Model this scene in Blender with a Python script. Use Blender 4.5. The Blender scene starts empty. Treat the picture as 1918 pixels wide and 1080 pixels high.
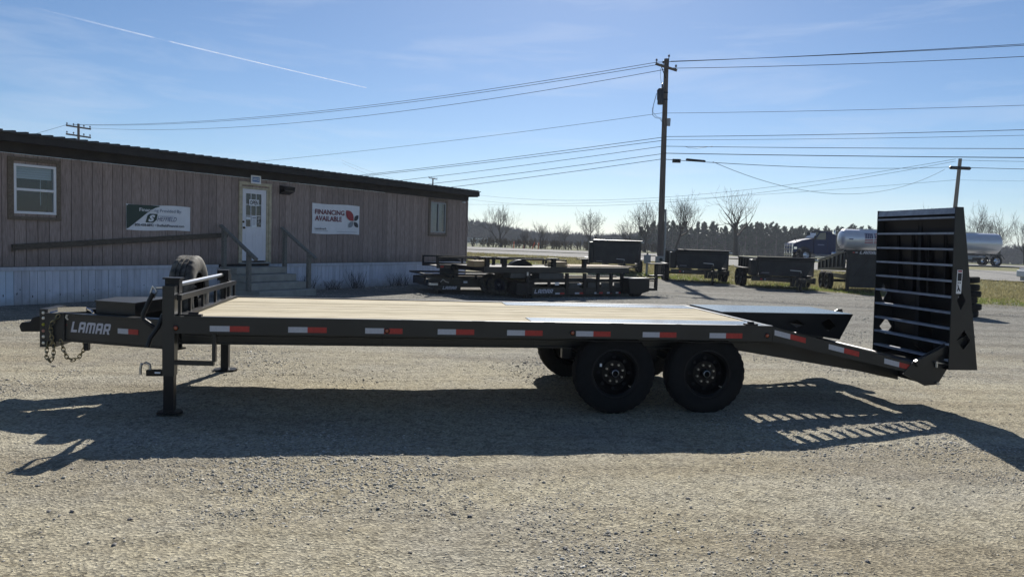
import bpy, math, random
import numpy as np
from mathutils import Vector, Matrix
from mathutils.geometry import tessellate_polygon
random.seed(7); RNG = np.random.default_rng(7)
SC = bpy.context.scene; COL = SC.collection
rad = math.radians
# ------------------------------------------------------------------ camera
cam_d = bpy.data.cameras.new('camera'); cam = bpy.data.objects.new('camera', cam_d); COL.objects.link(cam)
FPX = 1440.0; CAMZ = 1.58
cam_d.sensor_width = 36.0; cam_d.lens = 36.0 * FPX / 1918.0
cam_d.clip_start = 0.1; cam_d.clip_end = 20000
CR = Matrix.Rotation(math.pi/2 - rad(3.576), 3, 'X') @ Matrix.Rotation(rad(1.8), 3, 'Z')
cam.matrix_world = Matrix.Translation((0, 0, CAMZ)) @ CR.to_4x4()
SC.camera = cam
# ------------------------------------------------------------------ sun and sky
SUN_EL = rad(33.4); SUN_AZ = rad(5.0)          # azimuth from +Y towards +X
w = bpy.data.worlds.new('World'); SC.world = w; w.use_nodes = True
nt = w.node_tree; N = nt.nodes; L = nt.links; N.clear()
sky = N.new('ShaderNodeTexSky'); sky.sky_type = 'NISHITA'; sky.sun_disc = False
sky.sun_elevation = SUN_EL; sky.sun_rotation = SUN_AZ; sky.altitude = 200; sky.air_density = 0.85; sky.dust_density = 0.25; sky.ozone_density = 5.0
tc = N.new('ShaderNodeTexCoord'); mp = N.new('ShaderNodeMapping'); mp.inputs['Scale'].default_value = (1.6, 1.6, 13); mp.inputs['Rotation'].default_value = (rad(4), rad(3), 0.4)
nz = N.new('ShaderNodeTexNoise'); nz.inputs['Scale'].default_value = 2.1; nz.inputs['Detail'].default_value = 7; nz.inputs['Roughness'].default_value = .62; nz.inputs['Distortion'].default_value = .5
rp = N.new('ShaderNodeValToRGB'); rp.color_ramp.elements[0].position = .50; rp.color_ramp.elements[1].position = .80
rp.color_ramp.elements[1].color = (.24, .24, .24, 1)
mx = N.new('ShaderNodeMix'); mx.data_type = 'RGBA'; mx.inputs['B'].default_value = (10.5, 10.8, 11.5, 1)
bg = N.new('ShaderNodeBackground'); bg.inputs['Strength'].default_value = 0.062
hs = N.new('ShaderNodeHueSaturation'); hs.inputs['Saturation'].default_value = 1.03; hs.inputs['Value'].default_value = 1.03
out = N.new('ShaderNodeOutputWorld')
L.new(tc.outputs['Generated'], mp.inputs[0]); L.new(mp.outputs[0], nz.inputs['Vector']); L.new(nz.outputs['Fac'], rp.inputs[0])
L.new(rp.outputs[0], mx.inputs['Factor']); L.new(sky.outputs[0], hs.inputs['Color']); L.new(hs.outputs[0], mx.inputs['A'])
L.new(mx.outputs['Result'], bg.inputs[0]); L.new(bg.outputs[0], out.inputs[0])
sd = bpy.data.lights.new('sun', 'SUN'); sun = bpy.data.objects.new('sun', sd); COL.objects.link(sun)
sd.energy = 5.0; sd.angle = rad(.5); sd.color = (1, .955, .88)
sv = Vector((math.sin(SUN_AZ)*math.cos(SUN_EL), math.cos(SUN_AZ)*math.cos(SUN_EL), math.sin(SUN_EL)))
sun.rotation_euler = sv.to_track_quat('Z', 'Y').to_euler(); sun.location = (10, 40, 40)
SC.view_settings.view_transform = 'Standard'; SC.view_settings.look = 'None'; SC.view_settings.gamma = 1
SC.view_settings.exposure = 0.52
SC.cycles.max_bounces = 5; SC.cycles.diffuse_bounces = 2; SC.cycles.glossy_bounces = 3

# ------------------------------------------------------------------ helpers
def at(x, y, Y):
    "world point at forward distance Y on the sight line measured at photo position x, y"
    d = CR @ Vector((x-959, 540-y, -FPX)); return Vector((0, 0, CAMZ)) + d*(Y/d.y)
MATS = {}
def mat(name, col, rough=.6, metal=0., var=.0, vscale=8., bump=0., bscale=60., col2=None, coat=0., stretch=(1,1,1), spec=.5, detail=6, hard=None, trans=0.):
    if name in MATS: return MATS[name]
    m = bpy.data.materials.new(name); m.use_nodes = True; t = m.node_tree; b = t.nodes['Principled BSDF']
    b.inputs['Base Color'].default_value = (*col, 1); b.inputs['Roughness'].default_value = rough; b.inputs['Metallic'].default_value = metal
    b.inputs['Coat Weight'].default_value = coat; b.inputs['Coat Roughness'].default_value = .12; b.inputs['Specular IOR Level'].default_value = spec
    if trans: b.inputs['Transmission Weight'].default_value = trans
    c = t.nodes.new('ShaderNodeTexCoord'); g = t.nodes.new('ShaderNodeMapping'); g.inputs['Scale'].default_value = stretch
    t.links.new(c.outputs['Object'], g.inputs[0])
    if var or col2:
        n = t.nodes.new('ShaderNodeTexNoise'); n.inputs['Scale'].default_value = vscale; n.inputs['Detail'].default_value = detail; n.inputs['Roughness'].default_value = .6
        t.links.new(g.outputs[0], n.inputs['Vector'])
        r = t.nodes.new('ShaderNodeValToRGB'); e = r.color_ramp.elements
        lo, hi = hard or (.3, .7)
        e[0].position = lo; e[1].position = hi
        c2 = col2 or tuple(min(1, k*(1+var)) for k in col); c1 = col if col2 else tuple(k*(1-var) for k in col)
        e[0].color = (*c1, 1); e[1].color = (*c2, 1)
        t.links.new(n.outputs['Fac'], r.inputs[0]); t.links.new(r.outputs[0], b.inputs['Base Color'])
    if bump:
        n = t.nodes.new('ShaderNodeTexNoise'); n.inputs['Scale'].default_value = bscale; n.inputs['Detail'].default_value = 5
        t.links.new(g.outputs[0], n.inputs['Vector'])
        u = t.nodes.new('ShaderNodeBump'); u.inputs['Strength'].default_value = bump; u.inputs['Distance'].default_value = .02
        t.links.new(n.outputs['Fac'], u.inputs['Height']); t.links.new(u.outputs[0], b.inputs['Normal'])
    MATS[name] = m; return m

class MB:
    def __init__(s, xf=None): s.v = []; s.f = []; s.xf = xf
    def add(s, vs, fs):
        o = len(s.v); s.v += [tuple(s.xf(p)) if s.xf else tuple(p) for p in vs]; s.f += [tuple(i+o for i in f) for f in fs]; return s
    def box(s, x0, x1, y0, y1, z0, z1):
        return s.add([(x0,y0,z0),(x1,y0,z0),(x1,y1,z0),(x0,y1,z0),(x0,y0,z1),(x1,y0,z1),(x1,y1,z1),(x0,y1,z1)],
                     [(3,2,1,0),(4,5,6,7),(0,1,5,4),(1,2,6,5),(2,3,7,6),(3,0,4,7)])
    def prism(s, poly, a0, a1, axis='y', holes=()):
        "polygon in the plane perpendicular to axis, extruded a0..a1"
        def P(u, v, a): return {'y': (u, a, v), 'x': (a, u, v), 'z': (u, v, a)}[axis]
        loops = [list(poly)] + [list(h) for h in holes]
        flat = [p for l in loops for p in l]; n = len(flat)
        tri = tessellate_polygon([[Vector((p[0], p[1], 0)) for p in l] for l in loops])
        vs = [P(p[0], p[1], a0) for p in flat] + [P(p[0], p[1], a1) for p in flat]
        fs = [tuple(t) for t in tri] + [tuple(i+n for i in reversed(t)) for t in tri]
        o = 0
        for l in loops:
            k = len(l)
            for i in range(k): fs.append((o+i, o+(i+1) % k, n+o+(i+1) % k, n+o+i))
            o += k
        return s.add(vs, fs)
    def tube(s, pts, r, n=6, caps=True, closed=False):
        pts = [Vector(p) for p in pts]; rs = r if hasattr(r, '__len__') else [r]*len(pts)
        vs = []; fs = []; m = len(pts); ref = None
        for i, p in enumerate(pts):
            if closed: d = pts[(i+1) % m] - pts[i-1]
            else: d = pts[min(i+1, m-1)] - pts[max(i-1, 0)]
            d.normalize()
            if ref is None: ref = Vector((0, 0, 1)) if abs(d.z) < .9 else Vector((1, 0, 0))
            a = d.cross(ref); a.normalize(); b = a.cross(d); ref = b.copy() if False else ref
            if a.length < .5: a = d.orthogonal().normalized(); b = a.cross(d)
            for k in range(n):
                q = 2*math.pi*k/n + math.pi/n; vs.append(p + (a*math.cos(q) + b*math.sin(q))*rs[i])
        for i in range(m if closed else m-1):
            j = (i+1) % m
            for k in range(n): fs.append((i*n+k, i*n+(k+1) % n, j*n+(k+1) % n, j*n+k))
        if caps and not closed: fs += [tuple(range(n-1, -1, -1)), tuple((m-1)*n+k for k in range(n))]
        return s.add(vs, fs)
    def beam(s, p0, p1, w, h, up=(0,0,1)):
        "rectangular bar between two points, w across, h along up"
        p0 = Vector(p0); p1 = Vector(p1); d = (p1-p0).normalized(); a = d.cross(Vector(up)).normalized(); b = a.cross(d)
        vs = [p + a*i*w/2 + b*j*h/2 for p in (p0, p1) for i, j in ((-1,-1),(1,-1),(1,1),(-1,1))]
        return s.add(vs, [(3,2,1,0),(4,5,6,7),(0,1,5,4),(1,2,6,5),(2,3,7,6),(3,0,4,7)])
    def lathe(s, prof, c, axis='y', n=24, rfun=None, caps=False):
        "prof = [(radius, offset)] round axis through c"
        vs = []; fs = []; m = len(prof)
        for k in range(n):
            q = 2*math.pi*k/n
            for i, (r, o) in enumerate(prof):
                if rfun: r = rfun(i, k, r)
                a, b = r*math.cos(q), r*math.sin(q)
                vs.append({'y': (c[0]+a, c[1]+o, c[2]+b), 'x': (c[0]+o, c[1]+a, c[2]+b), 'z': (c[0]+a, c[1]+b, c[2]+o)}[axis])
        for k in range(n):
            j = (k+1) % n
            for i in range(m-1): fs.append((k*m+i, k*m+i+1, j*m+i+1, j*m+i))
        if caps: fs += [tuple(k*m for k in range(n)), tuple(k*m+m-1 for k in reversed(range(n)))]
        return s.add(vs, fs)
    def build(s, name, m, parent=None, smooth=False, bevel=0):
        me = bpy.data.meshes.new(name); me.from_pydata(s.v, [], s.f)
        import bmesh
        bm = bmesh.new(); bm.from_mesh(me)
        if len(s.f) < 20000: bmesh.ops.recalc_face_normals(bm, faces=bm.faces)
        bm.to_mesh(me); bm.free()
        if smooth:
            me.polygons.foreach_set('use_smooth', [True]*len(me.polygons))
            try: me.set_sharp_from_angle(angle=rad(38))
            except Exception: pass
        me.materials.append(m); o = bpy.data.objects.new(name, me); COL.objects.link(o)
        if parent: o.parent = parent
        if bevel:
            b = o.modifiers.new('bevel', 'BEVEL'); b.width = bevel; b.segments = 2; b.limit_method = 'ANGLE'
        return o
def tag(o, label=None, cat=None, group=None, kind=None):
    if label: o['label'] = label
    if cat: o['category'] = cat
    if group: o['group'] = group
    if kind: o['kind'] = kind
    return o
def thing(name, label, cat, loc=(0,0,0), rz=0., group=None):
    o = bpy.data.objects.new(name, None); COL.objects.link(o); o.location = loc; o.rotation_euler = (0, 0, rz); o.empty_display_size = .3
    return tag(o, label, cat, group)
def part(name, mb, m, parent, smooth=False, label=None, bevel=0):
    o = mb.build(name, m, parent, smooth, bevel)
    if label: o['label'] = label
    return o
def np_mesh(name, V, F, m, attr=None, smooth=False):
    V = np.asarray(V, np.float32); F = np.asarray(F, np.int32); k = F.shape[1]
    me = bpy.data.meshes.new(name); me.vertices.add(len(V)); me.vertices.foreach_set('co', V.ravel())
    me.loops.add(F.size); me.loops.foreach_set('vertex_index', F.ravel())
    me.polygons.add(len(F)); me.polygons.foreach_set('loop_start', np.arange(0, F.size, k, dtype=np.int32))
    try: me.polygons.foreach_set('loop_total', np.full(len(F), k, np.int32))
    except Exception: pass
    if smooth: me.polygons.foreach_set('use_smooth', np.ones(len(F), bool))
    me.update(calc_edges=True)
    if attr is not None:
        a = me.attributes.new('tone', 'FLOAT', 'POINT'); a.data.foreach_set('value', np.asarray(attr, np.float32))
    me.materials.append(m); o = bpy.data.objects.new(name, me); COL.objects.link(o); return o
def copy_tree(o, parent=None):
    c = o.copy(); COL.objects.link(c)
    if parent: c.parent = parent
    for ch in list(o.children): copy_tree(ch, c)
    return c
def textmesh(name, s, m, parent, org, right, up, height=None, width=None, bold=0., shear=0., align='LEFT'):
    "flat lettering: org = left (or centre) base point; right, up = unit directions"
    cu = bpy.data.curves.new(name, 'FONT'); cu.body = s; cu.offset = bold; cu.shear = shear; cu.align_x = 'LEFT'; cu.resolution_u = 3
    ob = bpy.data.objects.new(name, cu); me = bpy.data.meshes.new_from_object(ob); bpy.data.objects.remove(ob)
    n = len(me.vertices); co = np.empty(n*3, np.float32); me.vertices.foreach_get('co', co); co = co.reshape(-1, 3)
    x0, x1 = co[:,0].min(), co[:,0].max(); y0, y1 = co[:,1].min(), co[:,1].max()
    if height is None: sx = sy = width/(x1-x0)
    else: sy = height/(y1-y0); sx = width/(x1-x0) if width else sy
    X = (co[:,0]-x0)*sx; Y = (co[:,1]-y0)*sy
    if align == 'CENTER': X -= (x1-x0)*sx/2
    r = np.array(right); u = np.array(up); P = np.array(org)[None] + X[:,None]*r + Y[:,None]*u
    me.vertices.foreach_set('co', P.astype(np.float32).ravel()); me.update(); me.materials.clear(); me.materials.append(m)
    o = bpy.data.objects.new(name, me); COL.objects.link(o); o.parent = parent; return o
LET = {'L': [[(0,0),(.75,0),(.75,.24),(.24,.24),(.24,1),(0,1)]],
 'A': [[(0,0),(.24,0),(.24,.3),(.56,.3),(.56,0),(.8,0),(.8,.88),(.7,1),(.12,1),(0,.88)], [(.24,.52),(.56,.52),(.56,.78),(.24,.78)]],
 'M': [[(0,0),(.22,0),(.22,.78),(.43,.78),(.43,0),(.65,0),(.65,.78),(.86,.78),(.86,0),(1.08,0),(1.08,.88),(.98,1),(.12,1),(0,.88)]],
 'R': [[(0,0),(.24,0),(.24,.3),(.42,.3),(.56,0),(.84,0),(.66,.32),(.8,.42),(.8,.88),(.7,1),(.12,1),(0,.88)], [(.24,.52),(.56,.52),(.56,.78),(.24,.78)]]}
def lamar(parent, m, org, right, up, length, height, shear=.28):
    mb = MB(); x = 0; ws = {'L': .92, 'A': .95, 'M': 1.23, 'R': .9}; tot = sum(ws[c] for c in 'LAMAR') - .1 + shear
    r = Vector(right); u = Vector(up); o = Vector(org)
    for c in 'LAMAR':
        loops = LET[c]; flat = [p for l in loops for p in l]
        tri = tessellate_polygon([[Vector((p[0], p[1], 0)) for p in l] for l in loops])
        mb.add([o + r*((x+p[0]+shear*p[1])*length/tot) + u*p[1]*height for p in flat], [tuple(t) for t in tri]); x += ws[c]
    return mb.build('brand_lettering', m, parent)

# ------------------------------------------------------------------ materials
PAINT = mat('charcoal paint', (.020,.021,.022), .36, .0, var=.25, vscale=3, bump=.05, bscale=300, coat=.1, spec=.35)
PAINT2 = mat('black paint', (.010,.010,.012), .36, .0, spec=.25, bump=.04, bscale=200)
DUMPM = mat('charcoal box paint', (.034,.034,.036), .5, var=.35, vscale=2.5, bump=.05, bscale=120, spec=.15)
RUNGM = mat('skylit ramp rung', (.26,.29,.35), .5, .0, var=.3, vscale=9)  # sky sheen on the dark rungs, painted in as pale blue-grey
RUBBER = mat('tyre rubber', (.010,.010,.011), .8, var=.3, vscale=20, bump=.15, bscale=120, spec=.18)
RUBBERD = mat('dusty tyre rubber', (.02,.019,.018), .8, col2=(.13,.12,.10), vscale=9, hard=(.36,.60), bump=.08, bscale=140)  # dust tone raised so that sunlight on the tread is painted in
STEEL = mat('bare steel', (.45,.46,.48), .3, 1.)
CHROME = mat('polished steel', (.7,.7,.72), .12, 1.)
ZINC = mat('yellow zinc chain', (.28,.24,.14), .4, .8, var=.4, vscale=40)
TWHITE = mat('white reflective tape', (.50,.50,.54), .4, var=.08, vscale=60)
TRED = mat('red reflective tape', (.42,.02,.015), .4, var=.2, vscale=50)
LETM = mat('silver lettering', (.52,.52,.58), .45)
AMBER = mat('amber marker lens', (.30,.05,.01), .2, coat=.5)
WHITE = mat('white paint', (.80,.81,.84), .5, var=.06, vscale=4)
GREYP = mat('grey meter box', (.30,.31,.32), .5, .3)
def plank_mat(name, a, b, s=(.75,17,17)):
    m = mat(name, a, .9, col2=b, vscale=3.0, stretch=s, bump=.2, bscale=9, detail=9, hard=(.33,.50), spec=.06); return m
def sh(m): return m.node_tree
WOOD = []
for i, (a, b) in enumerate([((.25,.20,.13),(.56,.50,.37)), ((.29,.24,.155),(.55,.49,.36)), ((.27,.215,.14),(.55,.49,.36)), ((.31,.26,.17),(.58,.52,.395))]):
    m = plank_mat('deck pine %d' % i, a, b); WOOD.append(m)
    t = m.node_tree; b_ = t.nodes['Principled BSDF']; src = b_.inputs['Base Color'].links[0].from_socket
    oi = t.nodes.new('ShaderNodeTexCoord'); vm = t.nodes.new('ShaderNodeMapping'); vm.inputs['Scale'].default_value = (.9, 11, 1)
    vo = t.nodes.new('ShaderNodeTexVoronoi'); vo.inputs['Scale'].default_value = 1.6; vo.inputs['Randomness'].default_value = 1
    rr = t.nodes.new('ShaderNodeValToRGB'); rr.color_ramp.elements[0].position = .03; rr.color_ramp.elements[1].position = .26
    rr.color_ramp.elements[0].color = (.26,.20,.13,1); rr.color_ramp.elements[1].color = (1,1,1,1)
    mm = t.nodes.new('ShaderNodeMix'); mm.data_type = 'RGBA'; mm.blend_type = 'MULTIPLY'; mm.inputs['Factor'].default_value = .85
    t.links.new(oi.outputs['Object'], vm.inputs[0]); t.links.new(vm.outputs[0], vo.inputs['Vector']); t.links.new(vo.outputs['Distance'], rr.inputs[0])
    t.links.new(src, mm.inputs['A']); t.links.new(rr.outputs[0], mm.inputs['B']); t.links.new(mm.outputs['Result'], b_.inputs['Base Color'])
# tread plate: lug relief, with the glint of the lugs painted in as paler colour
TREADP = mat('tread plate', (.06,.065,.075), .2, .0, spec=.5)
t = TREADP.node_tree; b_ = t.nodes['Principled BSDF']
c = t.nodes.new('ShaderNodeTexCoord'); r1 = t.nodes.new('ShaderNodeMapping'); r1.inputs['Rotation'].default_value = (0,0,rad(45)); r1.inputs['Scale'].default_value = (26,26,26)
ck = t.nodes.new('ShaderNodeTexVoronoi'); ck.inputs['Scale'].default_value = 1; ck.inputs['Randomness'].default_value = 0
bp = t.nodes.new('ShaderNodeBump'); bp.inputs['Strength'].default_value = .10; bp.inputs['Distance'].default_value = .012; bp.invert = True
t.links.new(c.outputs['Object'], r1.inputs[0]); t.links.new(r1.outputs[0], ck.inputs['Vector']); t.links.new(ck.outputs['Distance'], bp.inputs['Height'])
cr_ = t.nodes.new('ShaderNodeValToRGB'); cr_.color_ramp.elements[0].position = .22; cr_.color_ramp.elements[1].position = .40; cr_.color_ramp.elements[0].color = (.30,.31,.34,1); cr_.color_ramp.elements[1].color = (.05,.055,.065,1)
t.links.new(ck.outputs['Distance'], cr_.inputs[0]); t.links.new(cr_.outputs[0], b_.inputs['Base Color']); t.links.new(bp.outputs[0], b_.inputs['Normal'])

# ------------------------------------------------------------------ terrain
def zf(Y):
    return np.interp(Y, [-100, 36, 52, 66, 110, 260, 900, 2500], [0, 0, .34, .58, .58, .1, 1.5, 1.5])
def zg(X, Y):
    X = np.asarray(X, float); Y = np.asarray(Y, float)
    a = np.clip((X/np.maximum(Y, 1)-.165)/.05, 0, 1); b = np.clip((Y-100)/75, 0, 1)
    return zf(Y) - 2.9*a*a*(3-2*a)*b*b*(3-2*b)*np.clip(1-(Y-420)/500, 0, 1)
def noise2(X, Y, seed=0, octs=4, f0=.35):
    r = np.random.default_rng(seed); o = np.zeros_like(X, dtype=float); a = 1.; f = f0
    for i in range(octs):
        for k in range(4):
            th = r.uniform(0, 2*np.pi); ph = r.uniform(0, 6.28); o += a*np.sin(f*(X*np.cos(th)+Y*np.sin(th))*r.uniform(.8,1.3)*6.28+ph)
        a *= .55; f *= 2.1
    return o/4
def sheet(name, xs, rows, zfun, m, smooth=True):
    X, Y = [], []
    nx = len(xs)
    for r_ in rows: X.append(xs); Y.append(np.full(nx, r_) if np.isscalar(r_) else r_)
    X = np.array(X); Y = np.array(Y); Z = zfun(X, Y); nr = len(rows)
    V = np.stack([X.ravel(), Y.ravel(), Z.ravel()], 1)
    i = np.arange(nr*nx).reshape(nr, nx); F = np.stack([i[:-1,:-1].ravel(), i[:-1,1:].ravel(), i[1:,1:].ravel(), i[1:,:-1].ravel()], 1)
    o = np_mesh(name, V, F, m, smooth=smooth); o['kind'] = 'structure'; return o
# materials of the ground
def ground_mat(name, tones, patch=(.5,.62), scale=.35, fine=55, bump=.6, stretch=(1,1,1), tracks=False):
    m = bpy.data.materials.new(name); m.use_nodes = True; t = m.node_tree; b = t.nodes['Principled BSDF']; b.inputs['Roughness'].default_value = .95; b.inputs['Specular IOR Level'].default_value = .15
    c = t.nodes.new('ShaderNodeTexCoord'); g = t.nodes.new('ShaderNodeMapping'); g.inputs['Scale'].default_value = stretch; t.links.new(c.outputs['Object'], g.inputs[0])
    def noise(s, d=6, r=.6, st=True):
        n = t.nodes.new('ShaderNodeTexNoise'); n.inputs['Scale'].default_value = s; n.inputs['Detail'].default_value = d; n.inputs['Roughness'].default_value = r
        t.links.new((g if st else c).outputs[0 if st else 'Object'], n.inputs['Vector']); return n
    def ramp(n, p, c1, c2):
        r = t.nodes.new('ShaderNodeValToRGB'); e = r.color_ramp.elements; e[0].position, e[1].position = p; e[0].color = (*c1, 1); e[1].color = (*c2, 1); t.links.new(n, r.inputs[0]); return r
    def mix(f, a, b2, mode='MIX', fac=None):
        x = t.nodes.new('ShaderNodeMix'); x.data_type = 'RGBA'; x.blend_type = mode
        if f is not None: t.links.new(f, x.inputs['Factor'])
        else: x.inputs['Factor'].default_value = fac
        t.links.new(a, x.inputs['A']); t.links.new(b2, x.inputs['B']); return x
    big = ramp(noise(scale, 8, .65).outputs['Fac'], patch, (0,0,0), (1,1,1))
    A = ramp(noise(3.5, 8, .7, False).outputs['Fac'], (.3,.7), tones[0], tones[1]); B = ramp(noise(4.5, 8, .7, False).outputs['Fac'], (.3,.7), tones[2], tones[3])
    x = mix(big.outputs[0], A.outputs[0], B.outputs[0])
    vo = t.nodes.new('ShaderNodeTexVoronoi'); vo.inputs['Scale'].default_value = fine; t.links.new(c.outputs['Object'], vo.inputs['Vector'])
    sp = ramp(vo.outputs['Color'], (.05,.9), (.42,.42,.43), (1.32,1.31,1.27)); x = mix(None, x.outputs['Result'], sp.outputs[0], 'MULTIPLY', .9)
    sp2 = ramp(noise(11, 5, .75, False).outputs['Fac'], (.34,.5), (.42,.40,.38), (1,1,1)); x = mix(None, x.outputs['Result'], sp2.outputs[0], 'MULTIPLY', .65)
    if tracks:
        sx = t.nodes.new('ShaderNodeSeparateXYZ'); t.links.new(c.outputs['Object'], sx.inputs[0]); nn_ = noise(.16, 6, .6, False)
        ma = t.nodes.new('ShaderNodeMath'); ma.operation = 'MULTIPLY_ADD'; ma.inputs[1].default_value = 9.; t.links.new(nn_.outputs['Fac'], ma.inputs[0]); t.links.new(sx.outputs['Y'], ma.inputs[2])
        mr = t.nodes.new('ShaderNodeMapRange'); mr.inputs['From Min'].default_value = 12.; mr.inputs['From Max'].default_value = 21.; t.links.new(ma.outputs[0], mr.inputs['Value'])
        G_ = ramp(noise(7, 9, .85, False).outputs['Fac'], (.36,.64), (.10,.097,.087), (.36,.35,.315)); G2 = mix(None, G_.outputs[0], sp.outputs[0], 'MULTIPLY', .8)
        x = mix(mr.outputs['Result'], x.outputs['Result'], G2.outputs['Result'])
        g2 = t.nodes.new('ShaderNodeMapping'); g2.inputs['Scale'].default_value = (.10, .9, 1); g2.inputs['Rotation'].default_value = (0,0,.12); t.links.new(c.outputs['Object'], g2.inputs[0])
        n2 = t.nodes.new('ShaderNodeTexNoise'); n2.inputs['Scale'].default_value = 1.6; n2.inputs['Detail'].default_value = 4; t.links.new(g2.outputs[0], n2.inputs['Vector'])
        x = mix(None, x.outputs['Result'], ramp(n2.outputs['Fac'], (.36,.56), (.74,.71,.68), (1.04,1.04,1.03)).outputs[0], 'MULTIPLY', .8)
    t.links.new(x.outputs['Result'], b.inputs['Base Color'])
    nb = noise(fine*1.3, 6, .8, False); bu = t.nodes.new('ShaderNodeBump'); bu.inputs['Strength'].default_value = bump; bu.inputs['Distance'].default_value = .03
    ad = t.nodes.new('ShaderNodeMath'); ad.operation = 'ADD'; mu = t.nodes.new('ShaderNodeMath'); mu.operation = 'MULTIPLY'; mu.inputs[1].default_value = .8
    t.links.new(vo.outputs['Distance'], mu.inputs[0]); t.links.new(nb.outputs['Fac'], ad.inputs[0]); t.links.new(mu.outputs[0], ad.inputs[1])
    t.links.new(ad.outputs[0], bu.inputs['Height']); t.links.new(bu.outputs[0], b.inputs['Normal'])
    return m
GRAVEL = ground_mat('gravel and dirt', ((.375,.335,.24),(.50,.455,.34),(.315,.295,.245),(.46,.435,.37)), patch=(.42,.66), scale=.45, fine=60, bump=.6, tracks=True)
EARTH = ground_mat('dry winter turf', ((.19,.175,.095),(.30,.27,.16),(.11,.135,.05),(.21,.23,.10)), patch=(.44,.6), scale=.22, fine=9, bump=.9)
FIELD = ground_mat('winter field', ((.085,.10,.035),(.14,.15,.06),(.12,.10,.06),(.18,.15,.09)), patch=(.5,.7), scale=.03, fine=3, bump=.5, stretch=(.3,1,1))
ASPH = ground_mat('worn pale asphalt', ((.27,.265,.25),(.34,.33,.31),(.22,.215,.2),(.30,.29,.28)), patch=(.4,.7), scale=.2, fine=40, bump=.2, stretch=(.2,1,1))
BX = np.array([-60, -6, -2.4, 2.5, 6.5, 9, 12, 15, 22, 40, 90.]); BY = np.array([46, 45.5, 44, 41.5, 37.4, 33.3, 29.3, 24.6, 23, 21, 19.])
def bound(x): return np.interp(x, BX, BY) + .35*np.sin(x*1.7) + .2*np.sin(x*4.1+1)
xs_far = np.concatenate([-np.geomspace(2500, 30, 24), np.linspace(-28, 60, 120), np.geomspace(63, 2500, 40)])
sheet('ground', xs_far, [-60, -20, 0, 10, 20, 26, 32, 36, 40, 44, 48, 52, 58, 66], lambda X, Y: zf(Y) - .03 + np.where(Y > 20, .03*noise2(X, Y, 3, 3, .12), 0)*(Y < 60)*(Y > 30), EARTH)
sheet('field', xs_far, [66, 80, 90, 100, 110, 120, 130, 140, 150, 160, 175, 200, 260, 400, 900, 2500], lambda X, Y: zg(X, Y) - .03, FIELD)
tag(bpy.data.objects['field'], 'pale green winter field reaching the far woods', None)
def zlot(X, Y):
    near = np.clip((16-Y)/6, 0, 1)
    return .006 + .022*noise2(X, Y, 5, 4, .16)*1.0*np.clip(near+.35, 0, 1) + .006*noise2(X, Y, 9, 3, 2.2)*near + .0035*noise2(X, Y, 11, 2, 6.)*near + .02
xs_lot = np.unique(np.concatenate([np.linspace(-40, -9, 40), np.linspace(-9, 9, 420), np.linspace(9, 60, 70)]))
rows = list(np.linspace(-25, 2.5, 12)) + list(np.linspace(2.6, 12, 260)) + list(np.linspace(12.2, 22, 50))
lastY = rows[-1]; bb = bound(xs_lot)
for k in range(1, 25): rows.append(lastY + (bb - lastY)*k/24)
sheet('gravel_lot', xs_lot, rows, lambda X, Y: zlot(X, Y) - .028, GRAVEL)
def strip(name, nearp, farp, dz, m, n=160):
    xs = np.linspace(-160, 260, n); a = np.interp(xs, *zip(*nearp)); b = np.interp(xs, *zip(*farp))
    return sheet(name, xs, [a, a*.66+b*.34, a*.33+b*.67, b], lambda X, Y: zf(Y) + dz, m)
strip('frontage_road', [(-160,66),(-3,61),(5.5,57),(18,50),(27,43.5),(60,36),(260,20)], [(-160,80),(-3,70),(8,66.5),(24,63),(37,57),(70,47),(260,36)], .03, ASPH)
strip('highway', [(-160,76),(-3,72.5),(8,69),(20,67.5),(260,66.5)], [(-160,108),(-3,96),(8,88),(25,80),(260,79)], .05, ASPH)

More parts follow.
